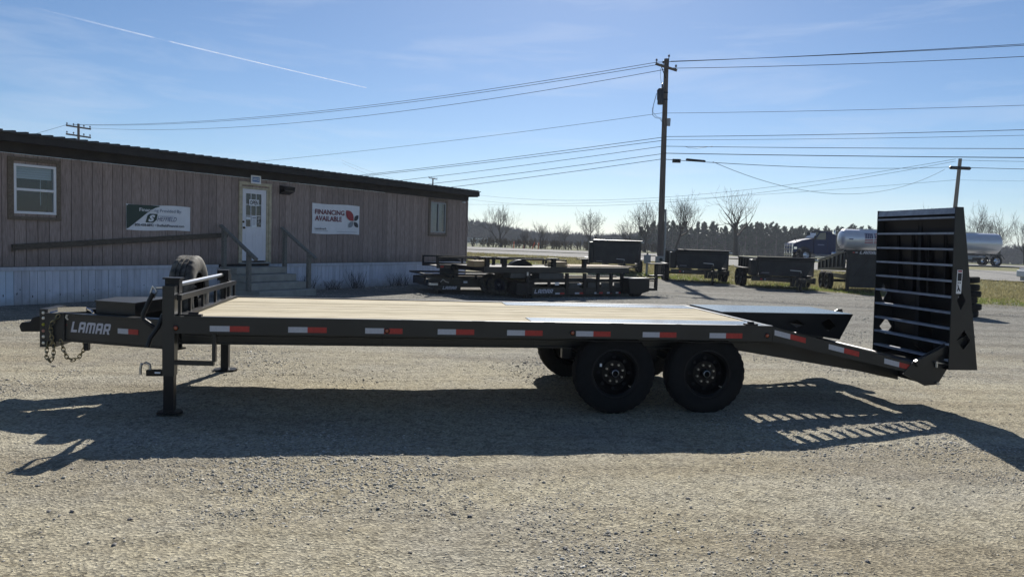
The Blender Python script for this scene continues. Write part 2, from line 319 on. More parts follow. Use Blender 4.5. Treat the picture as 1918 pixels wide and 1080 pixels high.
# loose stones
STONE = bpy.data.materials.new('loose stone'); STONE.use_nodes = True; t = STONE.node_tree; b_ = t.nodes['Principled BSDF']; b_.inputs['Roughness'].default_value = .85; b_.inputs['Specular IOR Level'].default_value = .3
a_ = t.nodes.new('ShaderNodeAttribute'); a_.attribute_name = 'tone'; r_ = t.nodes.new('ShaderNodeValToRGB')
e = r_.color_ramp.elements; e[0].color = (.22,.21,.19,1); e[1].color = (.66,.64,.58,1); e2 = e.new(.45); e2.color = (.38,.36,.31,1); e3 = e.new(.7); e3.color = (.48,.44,.35,1)
t.links.new(a_.outputs['Fac'], r_.inputs[0]); t.links.new(r_.outputs[0], b_.inputs['Base Color'])
def stones(name, X, Y, S, m, zbase=None):
    n = len(X); r = RNG
    base = np.array([(1,0,0),(-1,0,0),(0,1,0),(0,-1,0),(0,0,1),(0,0,-1),(.6,.6,.55),(-.6,.6,.5),(-.6,-.6,.55),(.6,-.6,.5)], float)
    tri = np.array([(0,6,4),(6,2,4),(2,7,4),(7,1,4),(1,8,4),(8,3,4),(3,9,4),(9,0,4),(0,2,6),(2,1,7),(1,3,8),(3,0,9)])
    V = base[None]*r.uniform(.7, 1.3, (n, 10, 1)); sc = np.stack([r.uniform(.7,1.4,n), r.uniform(.6,1.1,n), r.uniform(.35,.75,n)], 1)[:,None]*S[:,None,None]
    V = V*sc; th = r.uniform(0, 6.28, n); c, s_ = np.cos(th)[:,None], np.sin(th)[:,None]
    Vx = V[...,0]*c - V[...,1]*s_; Vy = V[...,0]*s_ + V[...,1]*c
    Z = (zlot(X, Y)-.028) if zbase is None else zbase
    P = np.stack([Vx + X[:,None], Vy + Y[:,None], V[...,2] + (Z + S*.12)[:,None]], 2).reshape(-1, 3)
    F = (tri[None] + (np.arange(n)*10)[:,None,None]).reshape(-1, 3)
    o = np_mesh(name, P, F, m, attr=np.repeat(r.beta(2.2, 2.2, n), 10)); return o
n = 230000; Yr = 3.0*np.exp(RNG.uniform(0, 1, n)*math.log(26/3.0)); Xr = RNG.uniform(-1, 1, n)*(Yr*.72+.6)
dens = noise2(Xr, Yr, 21, 4, .22); keep = RNG.uniform(0, 1, n) < np.clip(.20 + 1.0*dens, .08, 1.0)
Xr, Yr = Xr[keep], Yr[keep]; dk = dens[keep]; S = (.85+.7*np.clip(dk,0,.8))* np.clip(RNG.lognormal(math.log(.0042), .42, len(Xr)), .0026, .013)*(1 + np.clip(Yr-5, 0, 20)*.07)
inb = (Xr*.0 + 1).astype(bool) & ~(((Xr+9.9)*.859-(Yr-14.82)*.513) < .0)
o = stones('gravel_stones', Xr[inb], Yr[inb], S[inb], STONE); tag(o, 'loose gravel stones strewn over the dirt lot', 'gravel', kind='stuff')
n = 240; Yr = 3.2*np.exp(RNG.uniform(0, 1, n)*math.log(14/3.2)); Xr = RNG.uniform(-1, 1, n)*(Yr*.7+.5)
o = stones('scattered_rocks', Xr, Yr, np.clip(RNG.lognormal(math.log(.011), .35, n), .007, .026), mat('dark rock', (.15,.14,.13), .85, var=.5, vscale=30)); tag(o, 'bigger dark rocks lying here and there on the lot', 'rocks', kind='stuff')
o = None
# ------------------------------------------------------------------ office building
W0 = (-9.90, 14.82, 0.0); WA = rad(59.13)
SIDING = mat('weathered brown siding', (.215,.166,.146), .8, col2=(.42,.33,.295), vscale=5, stretch=(9,9,1.0), bump=.35, bscale=14, detail=10)
TRIMW = mat('weathered brown timber', (.11,.082,.06), .8, col2=(.21,.165,.12), vscale=4, stretch=(8,8,8), bump=.3, bscale=18)
DARKW = mat('dark stained timber', (.020,.017,.016), .75, var=.4, vscale=4, bump=.2, bscale=20)
SKIRT = mat('dull white skirting metal', (.60,.61,.67), .55, .0, var=.14, vscale=3, stretch=(4,4,.6))
SKIRTB = mat('newer pale skirting metal', (.60,.68,.78), .5, .0, var=.06, vscale=3)
DOORW = mat('white door', (.76,.76,.80), .45, var=.05, vscale=5)
CREAM = mat('cream trim paint', (.48,.42,.30), .6, var=.25, vscale=9)
GLASS = mat('dark window glass', (.03,.035,.04), .06, 0, spec=.8)
def tint(m, lo, hi, stain=None):
    t = m.node_tree; b = t.nodes['Principled BSDF']; src = b.inputs['Base Color'].links[0].from_socket
    oi = t.nodes.new('ShaderNodeObjectInfo'); mr = t.nodes.new('ShaderNodeMapRange'); mr.inputs['To Min'].default_value = lo; mr.inputs['To Max'].default_value = hi; t.links.new(oi.outputs['Random'], mr.inputs['Value'])
    cb = t.nodes.new('ShaderNodeCombineColor')
    for k in range(3): t.links.new(mr.outputs['Result'], cb.inputs[k])
    x = t.nodes.new('ShaderNodeMix'); x.data_type = 'RGBA'; x.blend_type = 'MULTIPLY'; x.inputs['Factor'].default_value = 1; t.links.new(src, x.inputs['A']); t.links.new(cb.outputs[0], x.inputs['B']); res = x.outputs['Result']
    if stain:
        z0, z1, col, amt = stain; c = t.nodes.new('ShaderNodeTexCoord'); sp = t.nodes.new('ShaderNodeSeparateXYZ'); t.links.new(c.outputs['Object'], sp.inputs[0])
        n = t.nodes.new('ShaderNodeTexNoise'); n.inputs['Scale'].default_value = 3.5; n.inputs['Detail'].default_value = 8; n.inputs['Roughness'].default_value = .7; t.links.new(c.outputs['Object'], n.inputs['Vector'])
        ma = t.nodes.new('ShaderNodeMath'); ma.operation = 'MULTIPLY_ADD'; ma.inputs[1].default_value = (z1-z0)*2.2; t.links.new(n.outputs['Fac'], ma.inputs[0]); t.links.new(sp.outputs['Z'], ma.inputs[2])
        m2 = t.nodes.new('ShaderNodeMapRange'); m2.inputs['From Min'].default_value = z0+(z1-z0)*.9; m2.inputs['From Max'].default_value = z1+(z1-z0)*1.3; m2.inputs['To Min'].default_value = amt; m2.inputs['To Max'].default_value = 0; t.links.new(ma.outputs[0], m2.inputs['Value'])
        y = t.nodes.new('ShaderNodeMix'); y.data_type = 'RGBA'; t.links.new(m2.outputs['Result'], y.inputs['Factor']); t.links.new(res, y.inputs['A']); y.inputs['B'].default_value = (*col, 1); res = y.outputs['Result']
    t.links.new(res, b.inputs['Base Color'])
tint(SIDING, .84, 1.12, (.76, 1.0, (.10,.085,.075), .55)); tint(SKIRT, .86, 1.08, (0, .22, (.22,.19,.15), .75)); tint(SKIRTB, .94, 1.05, (0, .15, (.22,.19,.15), .6))
for m_ in WOOD: tint(m_, .90, 1.10)
BLACK = mat('dark interior', (.01,.01,.012), .9)
BLIND = mat('pale window blind', (.6,.68,.7), .6)
bld = thing('office_building', 'long low brown timber clad office with white skirting and black fascia', 'building', W0, WA)
X1 = 15.86; ZB = .76; ZT = 2.96
openings = [(.25,1.06,1.80,2.77), (5.68,6.56,.80,2.74), (13.64,14.52,1.76,2.81)]
x = -3.3; i = 0
while x < X1-.02:
    xe = min(x+.2225, X1); xa, xb = x+.006, xe-.006; pcs = []; cut = sorted([xa, xb] + [q for o_ in openings for q in (o_[0], o_[1]) if xa+.01 < q < xb-.01])
    for u0, u1 in zip(cut, cut[1:]):
        rng_ = [(ZB, ZT)]
        for (a, b2, z0, z1) in openings:
            if u0 >= a-.011 and u1 <= b2+.011: rng_ = [(ZB, z0), (z1, ZT)]
        pcs += [(u0, u1, z0, z1) for z0, z1 in rng_ if z1-z0 > .03]
    off = random.uniform(-.002, .002)
    for u0, u1, z0, z1 in pcs: part('siding_board', MB().box(u0, u1, -.018+off, .004, z0, z1), SIDING, bld)
    x += .2225
bk = MB(); xs_ = [-3.3]; 
prev = -3.3
for (a, b2, z0, z1) in openings:
    bk.box(prev, a, .006, .03, .05, ZT); bk.box(a, b2, .006, .03, .05, z0); bk.box(a, b2, .006, .03, z1, ZT); prev = b2
bk.box(prev, X1, .006, .03, .05, ZT); part('wall', bk, BLACK, bld)
part('end_wall', MB().box(X1-.002, X1+.02, -.02, 4.2, .05, 3.2), SIDING, bld)
part('far_end_wall', MB().box(-3.33, -3.305, -.02, 4.2, .05, 3.2), SIDING, bld)
part('rear_wall', MB().box(-3.3, X1-.01, 4.16, 4.2, .05, 3.2), SIDING, bld)
part('corner_trim', MB().box(X1-.03, X1+.035, -.045, -.02, .74, 2.95), SIDING, bld)
part('fascia_board', MB().box(-3.32, X1+.04, -.05, .02, 2.965, 3.20), DARKW, bld)
part('soffit', MB().box(-3.4, X1+.165, -.36, -.052, 3.175, 3.195), DARKW, bld)
part('gutter_board', MB().box(-3.5, X1+.24, -.40, -.362, 3.15, 3.30), DARKW, bld)
part('roof_end_board', MB().box(X1+.17, X1+.205, -.36, 4.4, 3.12, 3.31), DARKW, bld)
rf = MB(); 
ROOFM = mat('dark ribbed roof metal', (.05,.05,.052), .4, .5, var=.3, vscale=2)
rf.prism([(-.44,3.305),(4.45,3.52),(4.45,3.545),(-.44,3.33)], -3.5, X1+.26, 'x'); part('roof', rf, ROOFM, bld)
rb = MB(); x = -3.4
while x < X1+.2: rb.prism([(-.445,3.33),(4.45,3.545),(4.45,3.56),(-.445,3.355)], x, x+.05, 'x'); x += .23
part('roof_rib', rb, ROOFM, bld)['kind'] = 'stuff'
# skirting
x = -3.3
while x < X1:
    wd = .148; m_ = SKIRTB if x < .12 else SKIRT
    if not (5.0 < x < 6.8): part('skirting_panel', MB().box(x+.004, min(x+wd-.004, X1), -.006+random.uniform(-.005,.003), .004, -.02, .672), m_, bld)
    x += wd
part('skirting_panel', MB().box(5.0, 6.8, -.004, .004, -.02, .672), SKIRT, bld)
part('skirting_rail', MB().box(-3.3, 5.0, -.034, .004, .675, .752), SKIRT, bld)
part('skirting_rail', MB().box(6.62, X1, -.034, .004, .675, .752), SKIRT, bld)
mb = MB()
for k in range(34):
    lx = random.choice([random.uniform(-.5, 4.8), random.uniform(7, 15.5)]); z = random.uniform(.08,.3); hh = random.uniform(.012,.05); mb.box(lx, lx+random.uniform(.006,.016), -.0135, -.0115, z, z+hh)
o = part('skirting_hole', mb, BLACK, bld); o['kind'] = 'stuff'
x = -2.8
while x < 15.5:
    if not any(a-.15 < x < b2+.15 for (a, b2, z0, z1) in openings): part('joint_strip', MB().box(x-.012, x+.012, -.026, -.0215, ZB+.01, ZT-.01), SIDING, bld)
    x += 2.445
# windows
def window(a, b2, z0, z1, horiz):
    f = MB(); T = .09
    f.box(a-T-.02, a-.002, -.045, -.02, z0-.05, z1+.05); f.box(b2+.002, b2+T, -.045, -.02, z0-.05, z1+.05)
    f.box(a-T-.02, b2+T, -.05, -.02, z1+.052, z1+.13); f.box(a-T-.02, b2+T, -.055, -.02, z0-.12, z0-.052)
    o = part('window_trim', f, TRIMW, bld)
    f = MB(); e = .05
    f.box(a, b2, -.04, .02, z0, z0+e); f.box(a, b2, -.04, .02, z1-e, z1); f.box(a, a+e, -.04, .02, z0+e, z1-e); f.box(b2-e, b2, -.04, .02, z0+e, z1-e)
    if horiz: zm = z0+(z1-z0)*.49; f.box(a+e, b2-e, -.045, .02, zm-.025, zm+.025)
    else: xm = (a+b2)/2; f.box(xm-.02, xm+.02, -.045, .02, z0+e, z1-e)
    wd = part('window_frame', f, WHITE if horiz else GREYP, bld, bevel=.004)
    if horiz: ps = [(a+e, b2-e, z0+e, zm-.025), (a+e, b2-e, zm+.025, z1-e)]
    else: ps = [(a+e, xm-.02, z0+e, z1-e), (xm+.02, b2-e, z0+e, z1-e)]
    for p in ps: part('pane', MB().box(p[0], p[1], -.012, -.006, p[2], p[3]), GLASS, wd)
    return wd, ps
GL2 = mat('clear window glass', (.9,.95,1), .04, 0, spec=.6, trans=1.)
def swap_clear(wd):
    for ch in wd.children: ch.data.materials[0] = GL2
w1, ps = window(*openings[0], True)
swap_clear(w1)
part('room_shade', MB().box(openings[0][0], openings[0][1], .30, .31, openings[0][2], openings[0][3]), BLACK, w1)
bl = MB(); z = openings[0][3]-.05
for k in range(5): bl.box(openings[0][0]+.06, openings[0][1]-.06, .035, .045, z-.045, z-.002); z -= .046
part('blind', bl, BLIND, w1)
part('blind_cord', MB().box(.78, .79, .03, .038, 1.98, 2.5), BLIND, w1)
w3, ps = window(*openings[2], False); swap_clear(w3)
part('room_shade', MB().box(openings[2][0], openings[2][1], .14, .15, openings[2][2], openings[2][3]), mat('drawn curtain', (.22,.24,.25), .8, var=.2, vscale=6, stretch=(8,8,.4)), w3)
# door
d = bld
f = MB(); f.box(5.60, 5.675, -.05, -.02, .78, 2.78); f.box(6.565, 6.64, -.05, -.02, .78, 2.78); f.box(5.60, 6.64, -.055, -.02, 2.782, 2.86)
part('door_trim', f, CREAM, bld)
f = MB(); f.box(5.68, 5.715, -.03, .05, .80, 2.74); f.box(6.50, 6.56, -.03, .05, .80, 2.74); f.box(5.715, 6.50, -.03, .05, 2.69, 2.74)
part('door_frame', f, CREAM, bld)
lite = (5.83, 6.33, 1.72, 2.57)
dm = MB().prism([(5.72,.84),(6.495,.84),(6.495,2.685),(5.72,2.685)], -.012, .02, 'y', holes=[[(lite[0],lite[2]),(lite[1],lite[2]),(lite[1],lite[3]),(lite[0],lite[3])]])
for (a, b2) in ((5.82, 6.07), (6.14, 6.39)):       # embossed lower panels
    for (z0, z1) in ((.95, 1.55),):
        for q in ((a, b2, z0, z0+.012), (a, b2, z1-.012, z1), (a, a+.012, z0+.012, z1-.012), (b2-.012, b2, z0+.012, z1-.012)): dm.box(q[0], q[1], -.018, -.0125, q[2], q[3])
dr = part('door', dm, DOORW, bld)
part('glazing', MB().box(lite[0], lite[1], .0, .006, lite[2], lite[3]), GLASS, dr)
g = MB()
g.box(lite[0]-.02, lite[1]+.02, -.022, -.0125, lite[3], lite[3]+.02); g.box(lite[0]-.02, lite[1]+.02, -.022, -.0125, lite[2]-.02, lite[2])
g.box(lite[0]-.02, lite[0], -.022, -.0125, lite[2], lite[3]); g.box(lite[1], lite[1]+.02, -.022, -.0125, lite[2], lite[3])
for k in (1, 2):
    xx = lite[0] + (lite[1]-lite[0])*k/3; g.box(xx-.008, xx+.008, -.012, -.001, lite[2], lite[3])
    zz = lite[2] + (lite[3]-lite[2])*k/3; 
    for j in range(3):
        xa = lite[0] + (lite[1]-lite[0])*j/3 + (.008 if j else 0); xb = lite[0] + (lite[1]-lite[0])*(j+1)/3 - (.008 if j < 2 else 0); g.box(xa, xb, -.012, -.001, zz-.008, zz+.008)
part('muntin', g, WHITE, dr)
part('door_knob', MB().lathe([(.0,-.07),(.026,-.065),(.03,-.045),(.014,-.03),(.014,-.013)], (5.755,0,1.69), 'y', 12), mat('aged brass', (.08,.06,.03), .35, .9), dr, True)
part('dead_bolt', MB().lathe([(.0,-.035),(.026,-.03),(.028,-.013)], (5.755,0,1.84), 'y', 12), MATS['aged brass'], dr, True)
part('threshold', MB().box(5.62, 6.62, -.08, -.02, .765, .80), GREYP, bld)
def onwall(lx, ly, lz=0):
    c, s_ = math.cos(WA), math.sin(WA); return (W0[0]+lx*c-ly*s_, W0[1]+lx*s_+ly*c, lz)
def wthing(name, label, cat, lx, ly, lz, group=None): return thing(name, label, cat, onwall(lx, ly, lz), WA, group)
PAPER = mat('white paper', (.8,.82,.85), .6, var=.05, vscale=20); INK = mat('dark ink', (.02,.02,.03), .6); BLUE = mat('sign blue', (.05,.17,.42), .5)
R_, U_ = (1,0,0), (0,0,1)
s1 = wthing('open_sign', 'small white card reading OPEN in the door glass', 'sign', 5.93, -.016, 2.26)
part('card', MB().box(0, .32, -.003, 0, 0, .16), PAPER, s1); textmesh('lettering', 'OPEN', INK, s1, (.025,-.005,.025), R_, U_, .11, .27, bold=.03)
s2 = wthing('paper_notice', 'white printed notice taped low in the middle of the door glass', 'notice', 6.01, -.016, 1.72)
part('sheet', MB().box(0, .17, -.003, 0, 0, .27), PAPER, s2)
mb = MB(); mb.box(.03, .14, -.005, -.0035, .215, .245)
for k in range(7): mb.box(.03, .14-random.uniform(0,.03), -.005, -.0035, .05+k*.021, .056+k*.021)
part('print', mb, mat('grey print', (.2,.2,.24), .6), s2)
s3 = wthing('paper_notice', 'short blank white slip taped at the lower left of the door glass', 'notice', 5.84, -.016, 1.90)
part('sheet', MB().box(0, .14, -.003, 0, 0, .07), PAPER, s3)
s3 = wthing('paper_notice', 'mottled black and white leaflet at the lower right of the door glass', 'notice', 6.2, -.016, 1.78)
part('sheet', MB().box(0, .11, -.003, 0, 0, .19), mat('mottled leaflet', (.05,.05,.05), .6, col2=(.45,.44,.42), vscale=16, hard=(.48,.55)), s3)
so = wthing('office_sign', 'small white and blue OFFICE sign above the door', 'sign', 5.93, -.075, 2.83)
part('panel', MB().box(0, .32, -.008, 0, 0, .21), PAPER, so); part('blue_field', MB().box(.045, .275, -.011, -.0085, .045, .17), BLUE, so)
textmesh('lettering', 'OFFICE', WHITE, so, (.06,-.013,.075), R_, U_, .07, .2, bold=.02)
fl = wthing('floodlight', 'black box floodlight fixed right of the door', 'floodlight', 6.93, -.02, 2.6)
part('housing', MB().prism([(0,.02),(-.20,.10),(-.22,.22),(-.02,.25),(0,.25)], 0, .36, 'x'), PAINT2, fl, bevel=.006)
part('lens', MB().prism([(-.205,.112),(-.196,.10),(-.026,.034),(-.035,.046)], .03, .33, 'x'), mat('pale lamp lens', (.55,.52,.45), .3), fl)
cm = wthing('security_camera', 'tiny white round camera under the eave at the far end of the office', 'camera', 15.55, -.02, 2.90)
part('body', MB().lathe([(.0,-.12),(.03,-.115),(.035,-.08),(.03,0)], (0,0,0), 'y', 12), WHITE, cm, True)
# banners
b1 = wthing('financing_banner', 'green and white finance banner reading Financing Provided By on the brown wall', 'banner', 2.56, -.03, 1.55)
GREEN = mat('banner dark green', (.012,.04,.03), .5)
def banner(w_, h_, mfn, parent, name='banner_sheet'):
    nx, nz_ = 24, 8; V = []; F = []
    for j in range(nz_+1):
        for i_ in range(nx+1): V.append((w_*i_/nx, -.006-.006*math.sin(i_*.9+j*.5)*math.sin(j*math.pi/nz_), h_*j/nz_ - (.012*math.sin(i_/nx*math.pi*2) if j in (0, nz_) else 0)))
    for j in range(nz_):
        for i_ in range(nx): q = j*(nx+1)+i_; F.append((q, q+1, q+nx+2, q+nx+1))
    return part(name, MB().add(V, F), mfn, parent, True)
banner(1.62, .57, WHITE, b1)
cv = [(0,.003),(.0,.565),(.86,.565)] + [(.86-.86*math.sin(a*math.pi/2)*.98, .565-.56*(1-math.cos(a*math.pi/2))**.85) for a in [k/10 for k in range(1,11)]]
part('green_field', MB().prism([(.005,.01),(.005,.56),(.86,.56),(.70,.51),(.50,.39),(.30,.23),(.12,.09)], -.0165, -.0145), GREEN, b1)
textmesh('lettering', 'Financi', WHITE, b1, (.31,-.019,.42), R_, U_, .075, .36, bold=.012)
textmesh('lettering', 'ng Provided By:', mat('slate print', (.16,.2,.28), .6), b1, (.685,-.019,.395), R_, U_, .095, .70, bold=.0)
part('emblem', MB().prism([(.46,.175),(.51,.335),(.57,.375),(.76,.375),(.735,.24),(.65,.175)], -.0175, -.0155), GREEN, b1)
textmesh('emblem_letter', 'S', WHITE, b1, (.525,-.0195,.195), R_, U_, .155, .17, bold=.06, shear=.3)
textmesh('lettering', 'HEFFIELD', mat('banner blue grey', (.08,.1,.2), .6), b1, (.75,-.019,.215), R_, U_, .10, .50, shear=.35)
textmesh('lettering', '800-438-8892 \u2022 SheffieldFinancial.com', INK, b1, (.20,-.019,.085), R_, U_, .062, 1.25, bold=.012)
mb = MB(); mb.box(.76, 1.2, -.018, -.0165, .335, .339); part('rule', mb, MATS['slate print'], b1)
mb = MB()
for gx, gz in ((.02,.55),(.02,.02),(1.6,.55),(1.6,.02),(.82,.55)): mb.lathe([(.0,-.022),(.014,-.02),(.014,-.014)], (gx,0,gz), 'y', 8)
part('grommet', mb, WHITE, b1)
b2 = wthing('financing_banner', 'white banner reading FINANCING AVAILABLE in dark red with a leaf emblem', 'banner', 8.12, -.03, 1.60)
banner(1.95, .86, WHITE, b2)
DRED = mat('dark red print', (.16,.008,.03), .5); RED = mat('leaf red', (.34,.015,.03), .5); CHAR = mat('leaf charcoal', (.03,.035,.05), .5); LGREY = mat('leaf grey', (.25,.28,.31), .5)
textmesh('lettering', 'FINANCING', DRED, b2, (.10,-.02,.55), R_, U_, .145, 1.18, bold=.022)
textmesh('lettering', 'AVAILABLE', DRED, b2, (.10,-.02,.365), R_, U_, .145, 1.08, bold=.022)
def leaf(cx, cz, w_, h_, corner, m_):
    pts = []
    x0, x1, z0, z1 = cx-w_/2, cx+w_/2, cz-h_/2, cz+h_/2
    rr = .72
    def arc(px, pz, a0, a1):
        for k in range(7):
            a = rad(a0+(a1-a0)*k/6); pts.append((px+w_*rr*math.cos(a), pz+h_*rr*math.sin(a)))
    if corner == 'tl': # square at top left and bottom right
        pts.append((x0, z1)); arc(x1-w_*rr, z1-h_*rr, 90, 0); pts.append((x1, z0)); arc(x0+w_*rr, z0+h_*rr, 270, 180)
    else:
        pts.append((x1, z1)); arc(x1-w_*rr, z0+h_*rr, 0, -90); pts.append((x0, z0)); arc(x0+w_*rr, z1-h_*rr, 180, 90)
    q = []
    for p in pts:
        if not q or (abs(p[0]-q[-1][0])+abs(p[1]-q[-1][1])) > 1e-4: q.append(p)
    part('emblem_leaf', MB().prism(q, -.0205, -.0185), m_, b2)
leaf(1.52,.56,.33,.30,'tl',RED); leaf(1.80,.50,.18,.17,'tr',CHAR); leaf(1.79,.30,.19,.16,'tl',CHAR); leaf(1.57,.30,.20,.18,'tr',LGREY)
textmesh('lettering', 'Lendmark', INK, b2, (.10,-.02,.115), R_, U_, .06, .46, bold=.012)
mb = MB(); mb.box(.11, .62, -.018, -.0165, .075, .083); mb.box(.98, 1.86, -.018, -.0165, .07, .077); part('fine_print', mb, MATS['slate print'], b2)
DPL = mat('dark weathered plank', (.06,.048,.036), .85, col2=(.13,.105,.08), vscale=4, stretch=(3,8,8), bump=.3, bscale=18)
hp = wthing('handrail_plank', 'long weathered plank sloping along the wall below the green banner', 'handrail', .2, -.02, 0)
part('plank', MB().beam((0,-.045,1.14), (5.02,-.045,1.49), .05, .115), DPL, hp); part('bracket', MB().box(0,.05,-.07,0,1.06,1.2), TRIMW, hp)
# steps
st = wthing('entry_steps', 'four grey concrete steps up to the white office door', 'steps', 5.02, 0, 0)
CONC = mat('weathered concrete', (.24,.235,.21), .9, col2=(.38,.37,.33), vscale=4, bump=.4, bscale=30)
for k, (z0, z1, y0) in enumerate([(-.02,.16,-1.5),(.165,.345,-1.22),(.35,.53,-.95),(.535,.70,-.68)]):
    part('step', MB().box(0 if k < 3 else -.0, 1.86-.09*k, y0, -.045, z0, z1), CONC, st, bevel=.012)
GRAYW = mat('grey weathered timber', (.12,.115,.105), .85, col2=(.24,.235,.21), vscale=5, stretch=(6,6,6), bump=.3, bscale=20)
for lx, lab in ((4.98,'grey timber handrail on the left side of the office steps'), (6.93,'grey timber handrail on the right side of the office steps')):
    h = wthing('step_handrail', lab, 'handrail', lx, 0, 0, None)
    part('top_rail', MB().beam((0,-.12,1.72), (0,-1.42,.93), .085, .06), GRAYW, h)
    part('post', MB().box(-.045,.045,-.30,-.21,.72 if lx < 6 else .5,1.62), GRAYW, h); part('post', MB().box(-.045,.045,-1.20,-1.11,.16 if lx < 6 else .02,1.09), GRAYW, h)
# weeds at the skirting
TWIG = mat('dry weed stems', (.035,.03,.025), .9)
for k, (lx, hh, lab) in enumerate([(9.9,.62,'tall dry weed clump against the skirting under the red lettered banner'), (7.9,.5,'thin dry weed by the skirting right of the steps'), (11.9,.5,'wide scrubby dry weed near the middle of the skirting'), (13.2,.42,'low dry weed at the far end of the skirting'), (8.8,.35,'short wispy weed between the two taller weeds')]):
    mb = MB()
    for q in range(34):
        a = random.uniform(-1, 1); p = Vector((random.uniform(-.25,.25)*(1+.5*(k==2)), -.1+random.uniform(-.12,.05), -.02)); pts = [p]
        for s_ in range(4): p = p + Vector((a*.08+random.uniform(-.05,.05), random.uniform(-.03,.03), hh/4*random.uniform(.5,1.1))); pts.append(p)
        mb.tube(pts, [.006,.005,.004,.003,.002], 3)
    wd = wthing('weed', lab, 'weed', lx, -.03, 0); part('stems', mb, TWIG, wd)

# ------------------------------------------------------------------ main trailer (local s along, t away, z up)
TR = thing('flatbed_trailer', 'long charcoal deck over trailer with pine deck and one ramp raised at its tail', 'trailer', (0, 6.89, 0), rad(8.38))
TW = 2.25
def ch(name, mb, m=PAINT, parent=TR, **k): return part(name, mb, m, parent, **k)
for t0, sgn in ((0., 1), (TW, -1)):
    def ty(a): return t0 + sgn*a
    m = MB(); a, b = sorted((ty(0), ty(.012))); m.box(-2.885, 2.512, a, b, .705, .85)
    a, b = sorted((ty(.0125), ty(.055))); m.box(-2.885, 2.512, a, b, .838, .85); m.box(-2.885, 2.512, a, b, .705, .717)
    ch('side_rail', m)
m = MB(); s = -2.80
ch('front_rail', MB().box(-2.885, -2.80, .056, TW-.056, .70, .845)); ch('rear_rail', MB().box(2.46, 2.512, .056, TW-.056, .70, .848))
# planks
npl = 11; pw = (TW-.12)/npl
for i in range(npl):
    a = .06 + i*pw
    if i in (0, 1): e = .20
    elif i in (npl-1, npl-2): e = .20
    else: e = 2.455
    g0, g1 = random.uniform(.001,.009), random.uniform(.001,.009); o = ch('deck_plank', MB().box(-2.795, e, a+g0, a+pw-g1, .795, .842+random.uniform(-.0015,.0015)), WOOD[(i*7) % 4])
for t0 in (.0565, TW-.0565-2*pw+.006):
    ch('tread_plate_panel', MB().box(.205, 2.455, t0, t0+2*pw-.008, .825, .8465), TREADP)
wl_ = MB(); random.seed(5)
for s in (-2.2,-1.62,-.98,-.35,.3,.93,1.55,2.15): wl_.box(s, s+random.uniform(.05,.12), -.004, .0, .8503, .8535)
o = ch('edge_glint', wl_, STEEL); o['kind'] = 'stuff'  # bright slivers added to stand for broken glints on the rail's top edge
for s in (-1.15, .28): ch('frame_seam', MB().box(s, s+.006, .414, .4185, .56, .695), PAINT2)
ch('wiring_loom', MB().tube([(-2.8+.2*k, .04, .69-.012*abs(math.sin(k*1.3))) for k in range(27)], .006, 5), PAINT2)
# slots of stake pockets and small joints on the outer top edge
m = MB()
for k in range(9): s = -2.45+k*.6; m.box(s, s+.10, -.012, -.001, .70, .80)
# cross members
for k in range(9):
    s = -2.5 + k*.6
    ch('cross_member', MB().box(s, s+.05, .06, TW-.06, .70, .79), PAINT2)
# main beams (I section)
def ibeam(p0, p1, h, wdt=.10, th=.012, mm=PAINT, name='main_beam'):
    mb = MB(); mb.beam(p0, p1, th, h-2*th-.002)
    for q in (-1, 1):
        d = Vector(p1)-Vector(p0); d.normalize(); a = d.cross(Vector((0,0,1))).normalized(); b = a.cross(d)
        off = b*q*(h/2-th/2); mb.beam(Vector(p0)+off, Vector(p1)+off, wdt, th)
    return ch(name, mb, mm)
for t in (.45, TW-.45): ibeam((-2.95,t,.628), (2.42,t,.628), .14)
for t in (.45, TW-.45): ch('beam_web', MB().box(-2.93, .32, t-.03, t-.0065, .555, .70))
# dovetail
def dz(s): return .840 - (s-2.512)*(.84-.47)/(4.15-2.512)
for t0, sgn in ((0., 1), (TW, -1)):
    a, b = sorted((t0, t0+sgn*.012)); m = MB().prism([(2.515,dz(2.515)),(4.10,dz(4.10)),(4.10,dz(4.10)-.10),(2.515,.702)], a, b); ch('dovetail_rail', m)
for t in (.45, TW-.45):
    ch('dovetail_beam', MB().prism([(2.0,.70),(2.425,.70),(4.12,dz(4.12)-.02),(4.12,.27),(3.66,.36),(2.33,.558),(2.0,.558)], t-.05, t+.05))
for k in range(11):
    s = 2.62 + k*.137; z = dz(s)-.012
    for ta, tb in ((.014,.395),(.505,TW-.505),(TW-.395,TW-.014)):
        ch('cleat', MB().prism([(s,z-.03),(s+.012,z-.03),(s+.012,z),(s+.055,z-.012),(s+.055,z),(s,z+.014)], ta, tb), PAINT2)
for t0, sgn in ((-.012, 1), (TW+.012, -1)):
    a, b = sorted((t0, t0+sgn*.011))
    ch('tail_plate', MB().prism([(3.88,.40),(4.12,.285),(4.26,.30),(4.36,.47),(4.62,.76),(4.60,.84),(4.54,.835),(3.99,.53)], a, b))
    a, b = sorted((t0-sgn*.001, t0-sgn*.03)); ch('tail_arm', MB().beam((4.0,(a+b)/2,.50),(4.60,(a+b)/2,.80),.022,.06), PAINT)
m = MB(); m.tube([(4.575,-.05,.79),(4.575,.03,.79)], .022, 10); m.tube([(4.25,-.03,.31),(4.25,.03,.31)], .016, 8); ch('hinge_pin', m, STEEL)
ch('hinge_tube', MB().tube([(4.30,.0,.44),(4.30,TW,.44)], .035, 10), PAINT2)
m = MB(); m.tube([(4.20,-.035,.52),(4.38,-.035,.50),(4.55,-.03,.60)], .008, 6); m.tube([(4.22,-.03,.47),(4.22,-.03,.53)], .012, 6); ch('latch_rod', m, STEEL)
